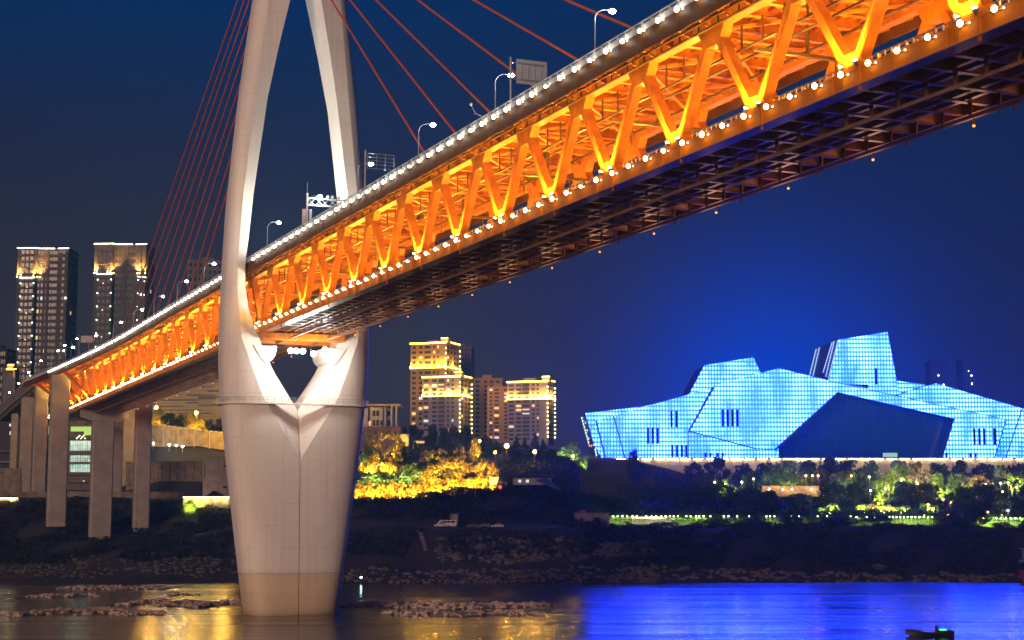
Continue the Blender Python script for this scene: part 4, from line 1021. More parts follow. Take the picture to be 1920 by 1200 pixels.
b = MB(); c = at(20, 689, 995); b.box(c, (4.0, 3, 3.2)); b.box(c-UP*1.7, (6, 4, .5)); b.box(c+UP*1.8, (2.6, 2, .8)); b.build('pavilion', M['wall_gold'], o)
line(o, at(12, 692, 992), at(30, 692, 992), .3, M['gold']); line(o, at(15, 684, 992), at(26, 684, 992), .25, M['gold']); line(o, at(26, 695, 994), at(26, 708, 994), .2, M['win_gold'])
# gold lined apartment towers in the middle
GC = (1, .50, .04)
def goldtower(lab, x0, x1, xs, yt, Y, z0, yaw, floors, cols, wall, belt, dep, bal=(), scols=3, step=1):
    o, P, ln, H, fh, ex, ey = tower('apartment_tower', lab, x0, x1, yt, Y, z0, yaw, dep, floors, cols, wall, scols=scols, litp=.12, balcony=bal)
    side = lambda k, z, out=.5: P(1, z)+ey*dep*k+ex*out
    line(o, P(-.01, H+.9, .6), P(1.0, H+.9, .6), .42, M['gold']); line(o, P(1.0, H+1.6, .6), side(1, H+1.6), .34, M['gold'])
    b = MB(); b.box(P(.95, H+2.2, -2), (5.5, 4, 3), (ex, ey, UP)); b.build('roof_block', M['wall_gold'], o); line(o, P(.86, H+3.9, .3), P(1.04, H+3.9, .3), .3, M['gold'])
    zbelt = H-belt*fh
    line(o, P(-.01, zbelt, .9), P(1.0, zbelt, .9), .32, M['gold']); line(o, P(1.0, zbelt+.4, .9), side(1, zbelt+.4, .9), .32, M['gold'])
    b = MB(); b.box(P(.5, zbelt-.5, .3), (ln, .6, .5), (ex, ey, UP)); b.build('cornice', wall, o)
    for k in range(6):
        u = .02+k*.19; p = P(u, zbelt+1.0, 1.3); bulb(o, p, .4, M['goldbulb']); light('POINT', p+UP*.4, 12000, GC, .4)
    light('POINT', side(.5, zbelt+2, 1.5), 9000, GC, .4)
    k = 0; z = H-3
    while z > H-fh*floors*.93:
        bulb(o, P(1.0, z, .9), .48, M['goldbulb']); bulb(o, side(1, z, .6), .48, M['goldbulb']); z -= fh*step; k += 1
    return o, P, ln, H, fh
goldtower('tallest gold lined apartment tower, its upper floors washed amber', 770, 838, 860, 647, 1090, 52, -.34, 17, [(.10, .10), (.29, .10), (.48, .17), (.66, .05), (.77, .035)], M['wall_tan'], 4.6, 24, scols=4)
tower('apartment_tower', 'dim mauve tower directly behind the tallest gold lined tower', 850, 884, 652, 1140, 40, -.10, 18, 22, [(.1+.2*k, .10) for k in range(5)], M['wall_mauve'], litp=.0, scols=2)
goldtower('shorter gold lined tower standing in front of the tallest one, with a mauve lower face', 792, 864, 885, 710, 1075, 48, -.30, 13, [(.10, .12), (.32, .12), (.50, .15), (.68, .05), (.80, .05)], M['wall_grey'], 4.0, 22, bal=((.42, .60),))
tower('apartment_tower', 'dim brown tower between the two gold lined groups', 888, 942, 711, 1120, 46, .1, 18, 14, [(.14, .13), (.42, .10), (.62, .10), (.84, .10)], M['wall_tan'], litp=.04, scols=2)
tower('apartment_tower', 'plain tan tower left of the right gold lined tower', 916, 954, 727, 1085, 44, .08, 18, 15, [(.12, .13), (.40, .22), (.85, .14)], M['wall_tan'], litp=.25, scols=2)
goldtower('right gold lined tower with a mauve lower face and white corner lamps', 951, 1027, 1043, 719, 1070, 42, -.32, 15, [(.10, .12), (.28, .12), (.46, .17), (.64, .06), (.75, .05)], M['wall_grey'], 3.9, 14, bal=((.37, .55),))
for (x0, x1, yt, lab) in ((1745, 1775, 678, 'tower far behind the theatre, haze blue painted into its walls, left of a pair'), (1804, 1840, 674, 'tower far behind the theatre, haze blue painted into its walls, right of a pair')):
    o, P, ln, H, fh, ex, ey = tower('apartment_tower', lab, x0, x1, yt, 1380, 30, 0, 20, 30, [(.1+.2*k, .08) for k in range(5)], mat('tower_haze_blue', (.01, .05, .42), .9), litp=0, scols=0)  # blue of the distant haze is painted into the wall colour
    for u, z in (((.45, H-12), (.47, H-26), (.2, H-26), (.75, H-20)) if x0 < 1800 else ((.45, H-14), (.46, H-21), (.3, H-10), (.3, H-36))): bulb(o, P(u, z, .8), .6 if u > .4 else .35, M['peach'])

# ------------------------------------------------------------------ walls and buildings behind the piers
def quadwall(name, label, cat, pts, thick, m, group=None):
    o = thing(name, label, cat, pts[0]); b = MB(); b.prism(pts, (0, thick, 0)); b.build('wall', m, o); return o
o = quadwall('retaining_wall', 'tall stained concrete retaining wall with dark weep streaks, left of the bridge tower', 'wall', [at(236, 868, 672), at(385, 864, 672), at(430, 866, 672), at(430, 950, 672), at(236, 950, 672)], 3, M['concrete_old'])
b = MB()
for x, y0, y1, wd in ((276, 880, 925, 1.5), (297, 880, 921, 2.2), (305, 878, 920, 1.2), (322, 898, 933, 1.6), (331, 884, 935, 2.6), (325, 918, 936, 1.6), (348, 884, 930, 2.6), (355, 899, 930, 3.0), (373, 884, 928, 1.8), (312, 898, 932, 1.4), (291, 897, 922, 1.2)):
    p, q = at(x-wd, y1, 671.9), at(x+wd, y1, 671.9); t_ = at(x, y0, 671.9); b.add([p, q, t_], [(0, 1, 2)])
b.build('stain', M['dark_steel'], o)
b = MB(); b.beam(at(236, 867.5, 671.5), at(430, 864.5, 671.5), 1.2, .7, (0, 1, 0))
for k in range(12): x = 242+k*15; b.beam(at(x, 869, 671.8), at(x, 948, 671.8), .25, .2, (1, 0, 0))
b.build('wall_cap', M['concrete_old'], o)
o = quadwall('retaining_wall', 'upper concrete retaining wall glowing amber, under the roadside trees', 'wall', [at(236, 792, 700), at(300, 796, 700), at(360, 803, 700), at(432, 813, 700), at(432, 846, 700), at(370, 836, 700), at(236, 840, 700)], 3, M['concrete_old'])
b = MB()
for k in range(7): x = 248+k*29; b.beam(at(x, 796+k*2.6, 699.8), at(x, 832+k*2, 699.8), .35, .2, (1, 0, 0))
for k in range(20):
    x = 238+k*9.7; y = 790.5+k*1.1; b.beam(at(x, y, 699), at(x+5.5, y+.6, 699), .4, .5, (0, 1, 0))
b.build('wall_cap', M['concrete_pale'], o)
o = quadwall('concrete_blockhouse', 'plain pale concrete block with slit windows, tucked behind the left of the tower', 'blockhouse', [at(380, 858, 655), at(440, 857, 655), at(440, 935, 655), at(380, 935, 655)], 12, M['concrete_pale'])
b = MB()
for x, y, w_, h_ in ((421.5, 874, 4, 3), (421.5, 913.5, 6, 3.5), (383.5, 885, 1.2, 24)): p = at(x, y, 654.8); b.box(p, (w_/F*655, .2, h_/F*655))
b.build('window', M['win'], o)
o = thing('low_roof', 'small dark tent shaped roof above the lit garden wall', 'roof', at(400, 928, 620)); b = MB(); b.prism([at(386, 930, 620), at(400, 920, 620), at(416, 930, 620)], (0, 8, 0)); b.build('roof', M['dark_steel'], o)
o = thing('striped_hall', 'large pale hall clad in long horizontal dark stripes behind the roadside trees', 'building', at(350, 790, 780))
b = MB(); b.prism([at(275, 742, 780), at(310, 690, 780), at(440, 690, 780), at(440, 800, 780), at(275, 800, 780)], (0, 30, 0)); b.build('wall', mat('hall_cladding', (.30, .235, .175), .8, var=.15, scale=.2), o)
for (x0, x1, y, h_) in ((385, 432, 716, 1.8), (355, 400, 725, 1.6), (389, 432, 733, 4), (350, 404, 741, 2.2), (300, 372, 750, 3.2), (372, 432, 746, 6), (349, 372, 755, 2.4), (372, 432, 760, 2), (396, 432, 759, 2), (290, 345, 762, 2), (333, 395, 775, 2), (300, 380, 769, 1.6)):
    p, q = at(x0, y, 779.8), at(x1, y, 779.8); b = MB(); b.box((p+q)/2, (q.x-p.x, .3, h_/F*780)); b.build('stripe', M['dark_steel'], o)
b = MB()
for k in range(15): b.beam(at(280, 715+k*6, 779.9), at(438, 715+k*6, 779.9), .08, .1, (0, 1, 0))
b.build('panel_joint', M['dark_steel'], o)
# roadside sodium lamps and trees come later; row of white works lamps
def postlamp(px, y, Y, label, group, m, col, power, h=5, r=.42, name='street_lamp', cat='street lamp', zg=None):
    p = at(px, y, Y); g = zg if zg is not None else p.z-h
    o = thing(name, label, cat, (p.x, p.y, g), group)
    b = MB(); b.tube([(p.x, p.y+.1, g), (p.x, p.y+.1, p.z-.2)], .09, 6); b.build('post', M['lampbody'], o)
    b = MB(); b.ball(p, r, 2); b.build('lens', m, o)
    if power: light('POINT', p-Vector((0, r+.5, .3)), power, col, .3)
    return o
SOD = (1, .50, .05)
postlamp(293, 764, 742, 'amber roadside lamp left of the bridge tower, over the left pair of lit bushes', 'amber roadside lamps', M['sodium'], SOD, 42000, 5, .8)
postlamp(368, 774, 742, 'amber roadside lamp left of the bridge tower, over the right pair of lit bushes', 'amber roadside lamps', M['sodium'], SOD, 42000, 5, .8)
light('POINT', at(425, 800, 690), 30000, SOD, .5); light('POINT', at(330, 800, 685), 16000, SOD, .5)
WH = (.95, 1, .9)
for k, (px, y) in enumerate(((287.5, 831), (317.5, 834), (330.5, 835.5), (342.5, 837))):
    postlamp(px, y, 692, f'white works lamp in the row below the amber wall, {ORD[k]} from the left', 'white works lamps', M['street'], WH, 900, 3, .40, 'works_lamp', 'works lamp')
postlamp(227, 824, 660, 'single white lamp between two piers right of the hammerhead', 'single lamps', M['street'], WH, 600, 6, .45, 'works_lamp', 'works lamp')
# cyan lit office between the piers, green wash above
o = thing('office_block', 'office building with three cyan lit floors and a lime green top, between two piers', 'office building', at(150, 930, 700))
b = MB(); p, q = at(85, 780, 700), at(215, 940, 700); b.box(((p.x+q.x)/2, 712, (p.z+q.z)/2), (q.x-p.x, 22, p.z-q.z))
for y in (820.5, 852, 868.5, 889, 903, 917): c = at(150, y, 700.6); b.box(c, (q.x-p.x+1.4, 2.4, .8))
b.build('wall', mat('office_wall', (.12, .10, .10), .8), o)
for y0, y1 in ((826.5, 845), (853.5, 866), (870, 885)):
    a_, c_ = at(131.5, y0, 700.7), at(176, y1, 700.7); b = MB(); b.box((a_+c_)/2, (c_.x-a_.x, .2, a_.z-c_.z)); b.build('lit_glass', M['cyan'], o)
    b = MB()
    for k in range(10): x = 132+k*4.6; b.beam(at(x, y0, 700.5), at(x, y1, 700.5), .12, .08, (1, 0, 0))
    b.beam(at(131.5, (y0+y1)/2, 700.5), at(176, (y0+y1)/2, 700.5), .1, .08, (0, 0, 1)); b.build('glazing_bars', M['opera_side'], o)
for x0, x1, y0, y1 in ((91, 102, 799, 814), (133, 158, 800, 809), (158, 174, 800, 816)):
    a_, c_ = at(x0, y0, 698.3), at(x1, y1, 698.3); b = MB(); b.box((a_+c_)/2, (c_.x-a_.x, .2, a_.z-c_.z)); b.build('green_panel', M['greenlit'], o)
for x0, x1, y0, y1 in ((92, 100, 834, 850), (94, 97, 908, 918), (94, 97, 922, 930)):
    a_, c_ = at(x0, y0, 699.2), at(x1, y1, 699.2); b = MB(); b.box((a_+c_)/2, (c_.x-a_.x, .2, a_.z-c_.z)); b.build('window', mat('lit_pale', (.3, .3, .3), .5) if y0 > 850 else M['win'], o)
b = MB()
for k in range(7): b.ball(at(144+k*2.6, 822-(k % 3)*2.5, 698), .35, 1)
b.build('roof_bulb', M['peach_dim'], o)
b = MB()
for x, y in ((157, 902), (94, 885), (91, 900)): b.ball(at(x, y, 698), .4, 1)
b.build('small_lamp', M['win_warm'], o)
o = thing('viaduct_house', 'dark frame building under the ramp with a square lit window at the far left', 'building', at(20, 930, 800))
b = MB(); p, q = at(-40, 790, 800), at(70, 940, 800); b.box(((p.x+q.x)/2, 806, (p.z+q.z)/2), (q.x-p.x, 10, p.z-q.z)); b.build('wall', mat('shade_wall', (.05, .045, .05), .9), o)
for x, y, w_, h_ in ((21.5, 812, 6.5, 6.5), (19.5, 797, 4, 5), (39.5, 812, 3, 9)):
    b = MB(); b.box(at(x, y, 799.8), (w_/F*800, .2, h_/F*800)); b.build('window', M['win_white'] if x < 30 else M['win_warm'], o)
b = MB()
for y in (846, 866, 880): b.box(at(5, y, 799), (18, 1.2, .7))
b.build('slab', M['concrete_old'], o)
o = quadwall('retaining_wall', 'brown weathered retaining wall at the left edge behind the ramp piers', 'wall', [at(-40, 878, 640), at(38, 878, 640), at(38, 930, 640), at(-40, 930, 640)], 2, M['concrete_old'])
o = quadwall('low_wall', 'low grey parapet wall running past the pier feet on the left bank', 'wall', [at(30, 922, 612), at(345, 922, 612), at(345, 933, 612), at(30, 940, 612)], 1, M['concrete_old'])
# garden wall with a light strip, left of the tower; a second one at the picture edge
def garden(label, x0, x1, yt, yb, Y, n, seed, nplants):
    o = thing('garden_wall', label, 'garden wall', at((x0+x1)/2, yb, Y))
    p, q = at(x0, yt, Y), at(x1, yb, Y)
    b = MB(); b.box(((p.x+q.x)/2, Y+.4, (p.z+q.z)/2-1), (q.x-p.x, .8, p.z-q.z+2)); b.build('wall', mat('rubble_wall', (.42, .34, .20), .9, var=.6, scale=2.2, bump=.4), o)
    b = MB(); b.box(((p.x+q.x)/2, Y+.2, p.z+.25), (q.x-p.x+.6, 1.8, .25)); b.build('coping', M['concrete_old'], o)
    for k in range(n):
        xa = x0+(x1-x0)*k/n; a_, c_ = at(xa+.6, yt, Y-.25), at(xa+(x1-x0)/n-.6, yt, Y-.25)
        b = MB(); b.box((a_+c_)/2-UP*.05, (c_.x-a_.x, .18, .16)); b.build('light_strip', glow_warm, o)
        light('POINT', (a_+c_)/2-Vector((0, .7, .9)), 420, (1, .85, .35), .3)
    return o
glow_warm = glow('garden_strip', (1, .84, .42), 14)
garden('rubble garden wall under a glowing strip, just left of the tower foot', 343, 431, 932, 956, 598, 5, 1, 5)
garden('rubble garden wall with two glowing strips at the left picture edge', -12, 34, 934, 948, 600, 2, 2, 2)

# ------------------------------------------------------------------ house, sheds, walls right of the tower
o = thing('terrace_house', 'flat roofed two storey house with tall corner posts on the terrace right of the tower', 'house', at(710, 800, 730))
def pbox(b, x0, x1, y0, y1, Y, d): p, q = at(x0, y0, Y), at(x1, y1, Y); b.box(((p.x+q.x)/2, Y+d/2, (p.z+q.z)/2), (q.x-p.x, d, p.z-q.z))
b = MB(); pbox(b, 676, 723, 763, 800, 732, 10); pbox(b, 723, 733, 765, 800, 736, 6); b.build('wall', M['white'], o)
b = MB(); pbox(b, 660, 751, 757.5, 761, 728, 16); b.build('roof', mat('house_roof', (.36, .26, .12), .8), o)
for x in (684, 734, 743): b = MB(); pbox(b, x-1.2, x+1.2, 760, 802, 728.5, .5); b.build('corner_post', M['white'], o)
b = MB(); pbox(b, 690, 693, 762, 800, 731.7, .4); pbox(b, 717, 720, 762, 800, 731.7, .4); b.build('recess', M['dark_steel'], o)
for x, y, w_, h_, mm in ((701, 775, 4.5, 10, 'win'), (708, 775, 4.5, 10, 'win'), (729, 775, 5, 9, 'win'), (693, 794, 3.6, 9, 'win_warm'), (701, 793, 4.5, 11, 'win'), (708, 793, 4.5, 11, 'win'), (715, 793, 3.5, 9, 'win'), (729, 793, 5, 11, 'win')):
    b = MB(); b.box(at(x, y, 731.6 if x < 725 else 735.6), (w_/F*731, .15, h_/F*731)); b.build('window', M[mm], o)
b = MB(); pbox(b, 676, 750, 800, 801.5, 727, 4)
for k in range(25): x = 677+k*3; b.beam(at(x, 795.5, 727.3), at(x, 800, 727.3), .08, .08, (1, 0, 0))
b.beam(at(677, 795.5, 727.3), at(750, 795.5, 727.3), .1, .1, (0, 0, 1)); b.build('balcony', M['dark_steel'], o)
o = thing('terrace', 'brick banded terrace with shopfront openings below the flat roofed house', 'terrace', at(705, 830, 722))
b = MB(); pbox(b, 668, 751, 801, 806, 722, 18); b.build('brick_band', mat('brick_band', (.22, .10, .05), .9), o)
b = MB(); pbox(b, 668, 751, 806.2, 845, 723, 16); b.build('wall', M['wall_dim'], o)
for k in range(6): b = MB(); pbox(b, 676+k*12, 684+k*12, 809, 818, 722.8, .15); b.build('opening', M['win'], o)
o = thing('white_hoarding', 'small white panel hut between the terrace and the dark trees', 'hut', at(758, 835, 716))
b = MB(); pbox(b, 751, 766, 814, 836, 716, 6); b.build('wall', M['white'], o); b = MB(); pbox(b, 750, 767, 812.5, 813.8, 715.4, 7); b.build('roof', M['dark_steel'], o)
o = thing('round_sign_arm', 'roadside arm carrying three round amber sign plates', 'road sign', at(775, 842, 690))
b = MB(); b.tube([at(775, 842, 690), at(775, 827, 690), at(780, 827, 690), at(797, 828, 690)], .12, 6); b.build('post', M['steel'], o)
for k in range(3): b = MB(); c = at(783+k*5.2, 829, 689.7); b.tube([c, c+Vector((0, .15, 0))], .62, 16); b.build('round_plate', M['sign'], o)
light('POINT', at(783, 834, 684), 500, SOD, .3)
o = thing('site_shed', 'long low white shed with two lit windows and a blue sheet roof end', 'shed', at(995, 900, 596))
b = MB(); pbox(b, 962, 1034, 896, 909, 596, 6); b.build('wall', mat('shed_wall', (.26, .25, .24), .8, var=.2), o)
b = MB(); b.prism([at(958, 895.5, 595), at(1040, 895.5, 595), at(1040, 893.5, 599), at(958, 893.5, 599)], (0, 4, 1.0)); b.build('roof', M['dark_steel'], o)
b = MB(); b.prism([at(1003, 900, 593), at(1024, 896, 594), at(1058, 920, 588), at(1050, 921, 588)], (0, 6, .2)); b.build('sheet_roof', M['blueroof'], o)
for x in (974.5, 989): b = MB(); pbox(b, x-2.8, x+2.8, 899.5, 904.5, 595.8, .15); b.build('window', M['win_white'], o)
o = thing('gable_wall', 'small bright amber gable wall at the right end of the lit shrubs', 'wall', at(925, 905, 600))
b = MB(); b.prism([at(918, 895, 600), at(936, 894, 600), at(931, 908, 600), at(919, 910, 600)], (0, 3, 0)); b.build('wall', M['white'], o)
o = thing('pump_house', 'big derelict concrete frame with tall dark openings on the blue lit slope', 'concrete block', at(1130, 940, 640))
b = MB(); pbox(b, 1088, 1178, 884, 888, 640, 3); pbox(b, 1090, 1176, 888, 944, 642, 8)
for x in (1092, 1106, 1114, 1124, 1134, 1146, 1158, 1174): pbox(b, x-1.5, x+1.5, 888, 944, 640.3, 1.6)
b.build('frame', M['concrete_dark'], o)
for x0, x1 in ((1108, 1112), (1116, 1122), (1126, 1132), (1136, 1144), (1148, 1156)): b = MB(); pbox(b, x0, x1, 893, 938, 641.8, .15); b.build('opening', M['win'], o)
o = thing('storage_block', 'pale plain concrete cube at the left end of the lit hedge', 'concrete block', at(1110, 985, 560))
b = MB(); pbox(b, 1078, 1142, 963, 988, 560, 8); b.build('wall', M['concrete_old'], o); b = MB(); pbox(b, 1077, 1143, 961.5, 962.8, 559.6, 9); b.build('roof_slab', M['concrete_old'], o); b = MB(); pbox(b, 1088, 1098, 956, 961, 561, 2); b.build('hatch', M['redpaint'], o)
o = thing('wall_stub', 'lone weathered wall slab standing behind the parked van', 'wall', at(852, 985, 548)); b = MB(); pbox(b, 845, 859, 963, 984, 548, 1.5); pbox(b, 848, 849, 963, 984, 547.8, .2); b.build('wall', M['concrete_old'], o)
o = thing('outfall', 'small concrete drain outfall with a stained chute down the bank', 'drain outfall', at(785, 1000, 528))
b = MB(); pbox(b, 779, 790, 995.5, 1003, 528, 2); b.build('head_wall', M['concrete_pale'], o)
b = MB()
for k in range(8):
    x = 787+k*1.6; Y = 527-k*2.2; p = gat(x, Y, .25); q = gat(x+1.6, Y-2.2, .25); b.beam(p, q, 1.5-.06*k, .3, (1, 0, 0))
b.build('chute', M['concrete_old'], o)
# fence of slim posts below the lit shrubs
o = thing('post_fence', 'row of thin pale fence posts under the amber lit shrubs', 'fence', gat(720, 588))
for k in range(12): p = gat(672+k*20, 587); b = MB(); b.tube([p-UP*.3, p+UP*4.2], .09, 5); b.build('post', M['steel'], o)
b = MB()
for k in range(11):
    for h in (1.6, 3.6): b.tube([gat(672+k*20, 587, h), gat(692+k*20, 587, h)], .03, 4)
b.build('wire', M['steel'], o)

# ------------------------------------------------------------------ vehicles
def vehicle(label, px, y, Y, ln, h, m, van, heading=1, cat='van'):
    c = at(px, y, Y); g = c.z
    o = thing('parked_van' if van else 'parked_car', label, cat, c, 'vehicles parked on the bank road')
    hw = .9; b = MB()
    if van: prof = [(-.5, .16), (-.5, .55), (-.47, .62), (-.36, .97), (-.30, 1.0), (.49, 1.0), (.5, .95), (.5, .16)]
    else: prof = [(-.5, .22), (-.5, .52), (-.46, .58), (-.26, .64), (-.12, .97), (-.04, 1.0), (.22, 1.0), (.36, .70), (.48, .66), (.5, .6), (.5, .22)]
    P = [Vector((c.x+u*ln*heading, c.y-hw, g+v*h)) for u, v in prof]; b.prism(P, (0, 2*hw, 0)); b.build('body', m, o)
    wins = [(-.33, -.24), (-.22, -.03), (-.01, .19), (.21, .42)] if van else [(-.12, .05), (.07, .24)]
    for u0, u1 in wins:
        q = .12 if u0 == wins[0][0] else 0
        b = MB(); b.prism([Vector((c.x+u*ln*heading, c.y-hw-.02, g+v*h)) for u, v in ((u0-.02*(q > 0), .62 if van else .68), (u1, .62 if van else .68), (u1, .9), (u0+.04*(q > 0), .9))], (0, .03, 0)); b.build('window', M['glassdark'], o)
    b = MB(); b.prism([Vector((c.x+(-.465 if van else -.245)*ln*heading, c.y-hw*.8, g+(.64 if van else .67)*h)), Vector((c.x+(-.372 if van else -.13)*ln*heading, c.y-hw*.75, g+.95*h)), Vector((c.x+(-.372 if van else -.13)*ln*heading, c.y+hw*.75, g+.95*h)), Vector((c.x+(-.465 if van else -.245)*ln*heading, c.y+hw*.8, g+(.64 if van else .67)*h))], (-.04*heading, 0, .03)); b.build('windscreen', M['glassdark'], o)
    for u in (-.31, .31):
        for sgn in (-1, 1):
            p = Vector((c.x+u*ln*heading, c.y+sgn*(hw-.08), g+.33)); b = MB(); b.tube([p-Vector((0, .11, 0)), p+Vector((0, .11, 0))], .33, 14); wo = b.build('wheel', M['tyre'], o)
            b = MB(); b.tube([p-Vector((0, .125, 0)), p+Vector((0, .125, 0))], .19, 10); b.build('rim', M['steel'], wo)
    for sgn in (-.6, .6): b = MB(); b.box((c.x-.502*ln*heading, c.y+sgn, g+.46*h), (.05, .3, .2)); b.build('headlight', M['sign'], o)
    return o
vehicle('white minibus parked on the dark bank road in front of the wall slab', 838, 988.5, 540, 6.4, 2.35, M['vanwhite'], True)
vehicle('white saloon nosed against the front of the white minibus', 826, 988.5, 538.4, 4.2, 1.5, M['vanwhite'], False, cat='car')
vehicle('dark saloon parked right of the minibus, left one of two', 887, 988.8, 541, 4.5, 1.45, M['hullblack'], False, cat='car')
vehicle('dark glinting saloon parked right of the minibus, middle of the dark row', 908, 988.8, 541, 4.5, 1.45, mat('car_grey', (.10, .10, .11), .2), False, cat='car')
vehicle('pale car half hidden in grass at the right end of the parked row', 933, 989.5, 541, 4.3, 1.4, mat('car_pale', (.35, .35, .34), .3), False, cat='car')
vehicle('silver blue car parked below the lit hedge', 1262, 985.8, 566, 4.6, 1.5, mat('car_silver', (.4, .42, .48), .25), False, cat='car')

# ------------------------------------------------------------------ trees
def crown_mesh(kind, seed, n=1100):
    q = random.Random(seed); b = MB(); cl = []
    if kind == 'round':
        for _ in range(26):
            a = q.uniform(0, 6.28); z = q.uniform(-.8, 1); r = math.sqrt(max(0, 1-z*z))*q.uniform(.35, .85); cl.append((math.cos(a)*r, math.sin(a)*r, .56+z*.36, q.uniform(.2, .34)))
    elif kind == 'tall':
        for _ in range(30):
            z = q.uniform(.12, 1); r = (1-abs(z-.4)/.75)*q.uniform(.2, .8); a = q.uniform(0, 6.28); cl.append((math.cos(a)*r, math.sin(a)*r, z*.93, q.uniform(.16, .28)))
    elif kind == 'bush':
        for _ in range(22):
            a = q.uniform(0, 6.28); r = q.uniform(0, .85); cl.append((math.cos(a)*r, math.sin(a)*r, q.uniform(.08, .8)*(1.05-r*.6), q.uniform(.2, .36)))
    elif kind == 'conifer':
        for k in range(40):
            z = q.uniform(.1, 1); r = (1-z)*.85*q.uniform(.4, 1); a = q.uniform(0, 6.28); cl.append((math.cos(a)*r, math.sin(a)*r, z, .10+.12*(1-z)))
    elif kind == 'sparse':
        for _ in range(34):
            a = q.uniform(0, 6.28); z = q.uniform(-.6, 1); r = math.sqrt(max(0, 1-z*z))*q.uniform(.6, 1); cl.append((math.cos(a)*r, math.sin(a)*r, .55+z*.42, q.uniform(.10, .2)))
    if kind == 'palm':
        for k in range(22):
            a = k*2.4+q.uniform(-.2, .2); el = q.uniform(-.2, 1.0); pr = None
            for j in range(7):
                t = j/6; d = Vector((math.cos(a), math.sin(a), 0)); p = Vector((0, 0, .78))+d*t*.95*math.cos(el*.6)+UP*(math.sin(el)*t*.42-.5*t*t*(1.1-.35*el))
                if pr is not None:
                    sd_ = Vector((-d.y, d.x, 0))*(.13*(1-abs(t-.45)))
                    b.add([pr-sd_-UP*.05, pr, p, p-sd_-UP*.07], [(0, 1, 2, 3)]); b.add([pr+sd_-UP*.05, pr, p, p+sd_-UP*.07], [(0, 1, 2, 3)])
                pr = p
        return b.mesh('crown', M['leaf_dark'])
    per = n//len(cl)
    for (x, y, z, r) in cl:
        for _ in range(per):
            d = Vector((q.gauss(0, 1), q.gauss(0, 1), q.gauss(0, 1))).normalized()*r*q.uniform(.55, 1.05)
            p = Vector((x, y, z))+Vector((d.x, d.y, d.z*(.55 if kind != 'conifer' else .35)))
            u = Vector((q.gauss(0, 1), q.gauss(0, 1), q.gauss(0, .6))).normalized(); v = u.cross(Vector((q.gauss(0, 1), q.gauss(0, 1), q.gauss(0, 1)))).normalized(); h = q.uniform(.030, .062)*(.8 if kind == 'sparse' else 1)
            b.add([p-u*h-v*h*.6, p+u*h-v*h*.6, p+u*h*.7+v*h*.7, p-u*h*.7+v*h*.7], [(0, 1, 2, 3)])
    return b.mesh('crown', M['leaf_dark'])
def trunk_mesh(kind, seed):
    q = random.Random(seed); b = MB()
    top = {'round': .62, 'tall': .8, 'bush': .4, 'conifer': .95, 'palm': .8, 'sparse': .6}[kind]
    b.tube([(0, 0, -.12), (.015, 0, .12), (-.01, .015, .35), (0, 0, top)], [.06, .045, .035, .018] if kind != 'palm' else [.05, .04, .035, .035], 7)
    if kind not in ('palm', 'conifer'):
        for k in range(7 if kind == 'sparse' else 5):
            a = q.uniform(0, 6.28); z0 = q.uniform(.16, .42); r = q.uniform(.35, .75); b.tube([(0, 0, z0), (math.cos(a)*r*.5, math.sin(a)*r*.5, z0+.14), (math.cos(a)*r, math.sin(a)*r, z0+.34)], [.028, .018, .008], 5)
    return b.mesh('trunk', M['bark'])
CR = {k: [crown_mesh(k, s, n) for s in range(c)] for k, c, n in (('round', 4, 1500), ('tall', 3, 1500), ('bush', 4, 1000), ('conifer', 2, 1300), ('palm', 2, 0), ('sparse', 2, 1500))}
TR = {k: [trunk_mesh(k, s) for s in range(2)] for k in CR}
tcount = [0]
def tree(kind, px, ytop, Y, wpx, m, label, group, name=None, cat=None):
    i = tcount[0]; tcount[0] += 1
    g = gat(px, Y); top = at(px, ytop, Y).z; h = max(1.2, top-g.z); r = wpx/2/F*Y
    o = thing(name or {'bush': 'shrub', 'palm': 'palm_tree'}.get(kind, 'tree'), label, cat or {'bush': 'shrub', 'palm': 'palm tree'}.get(kind, 'tree'), g, group)
    a = R.uniform(0, 6.28)
    inst(CR[kind][i % len(CR[kind])], 'crown', o, (0, 0, 0), a, (r, r, h), M[m]); inst(TR[kind][i % 2], 'trunk', o, (0, 0, 0), a, (min(r, h*.6), min(r, h*.6), h))
    if m in UPL:
        c_, pw_ = UPL[m]
        if not (kind == 'bush' and Y < 600):
            f0 = gat(px+R.uniform(-4, 4), Y-max(3, r*(1.2 if kind != 'sparse' else .9)), 1.2 if kind != 'sparse' else 3.5); light('SPOT', f0, pw_*(.6+R.random()*.8)*(r/5+.35), c_, .3, Vector((g.x, g.y, g.z+h*.7)), 120, .7)
    return o
UPL = {'leaf_gold': ((1, .58, .04), 30000), 'leaf_lit': ((.85, 1, .20), 26000), 'leaf_green': ((.85, .95, .22), 14000), 'leaf_brown': ((1, .68, .22), 20000)}
def row(desc, group, items, noun='tree'):
    items = sorted(items, key=lambda t: t[1]); n = len(items)
    for i, (kind, px, yt, Y, wpx, m) in enumerate(items):
        adj = {'leaf_dark': 'dark', 'leaf_green': 'mid green', 'leaf_lit': 'bright green lit', 'leaf_gold': 'amber lit', 'leaf_brown': 'brownish lit'}[m]
        kn = {'round': 'round '+noun, 'tall': 'tall '+noun, 'bush': 'shrub', 'conifer': 'pointed conifer', 'palm': 'palm', 'sparse': 'thin crowned '+noun}[kind]
        where = 'leftmost' if i == 0 else ('rightmost' if i == n-1 else ORD[i]+' from the left')
        tree(kind, px, yt, Y, wpx, m, f'{adj} {kn} {desc}, {where}', group)
D_, G_, L_, Au, Br = 'leaf_dark', 'leaf_green', 'leaf_lit', 'leaf_gold', 'leaf_brown'
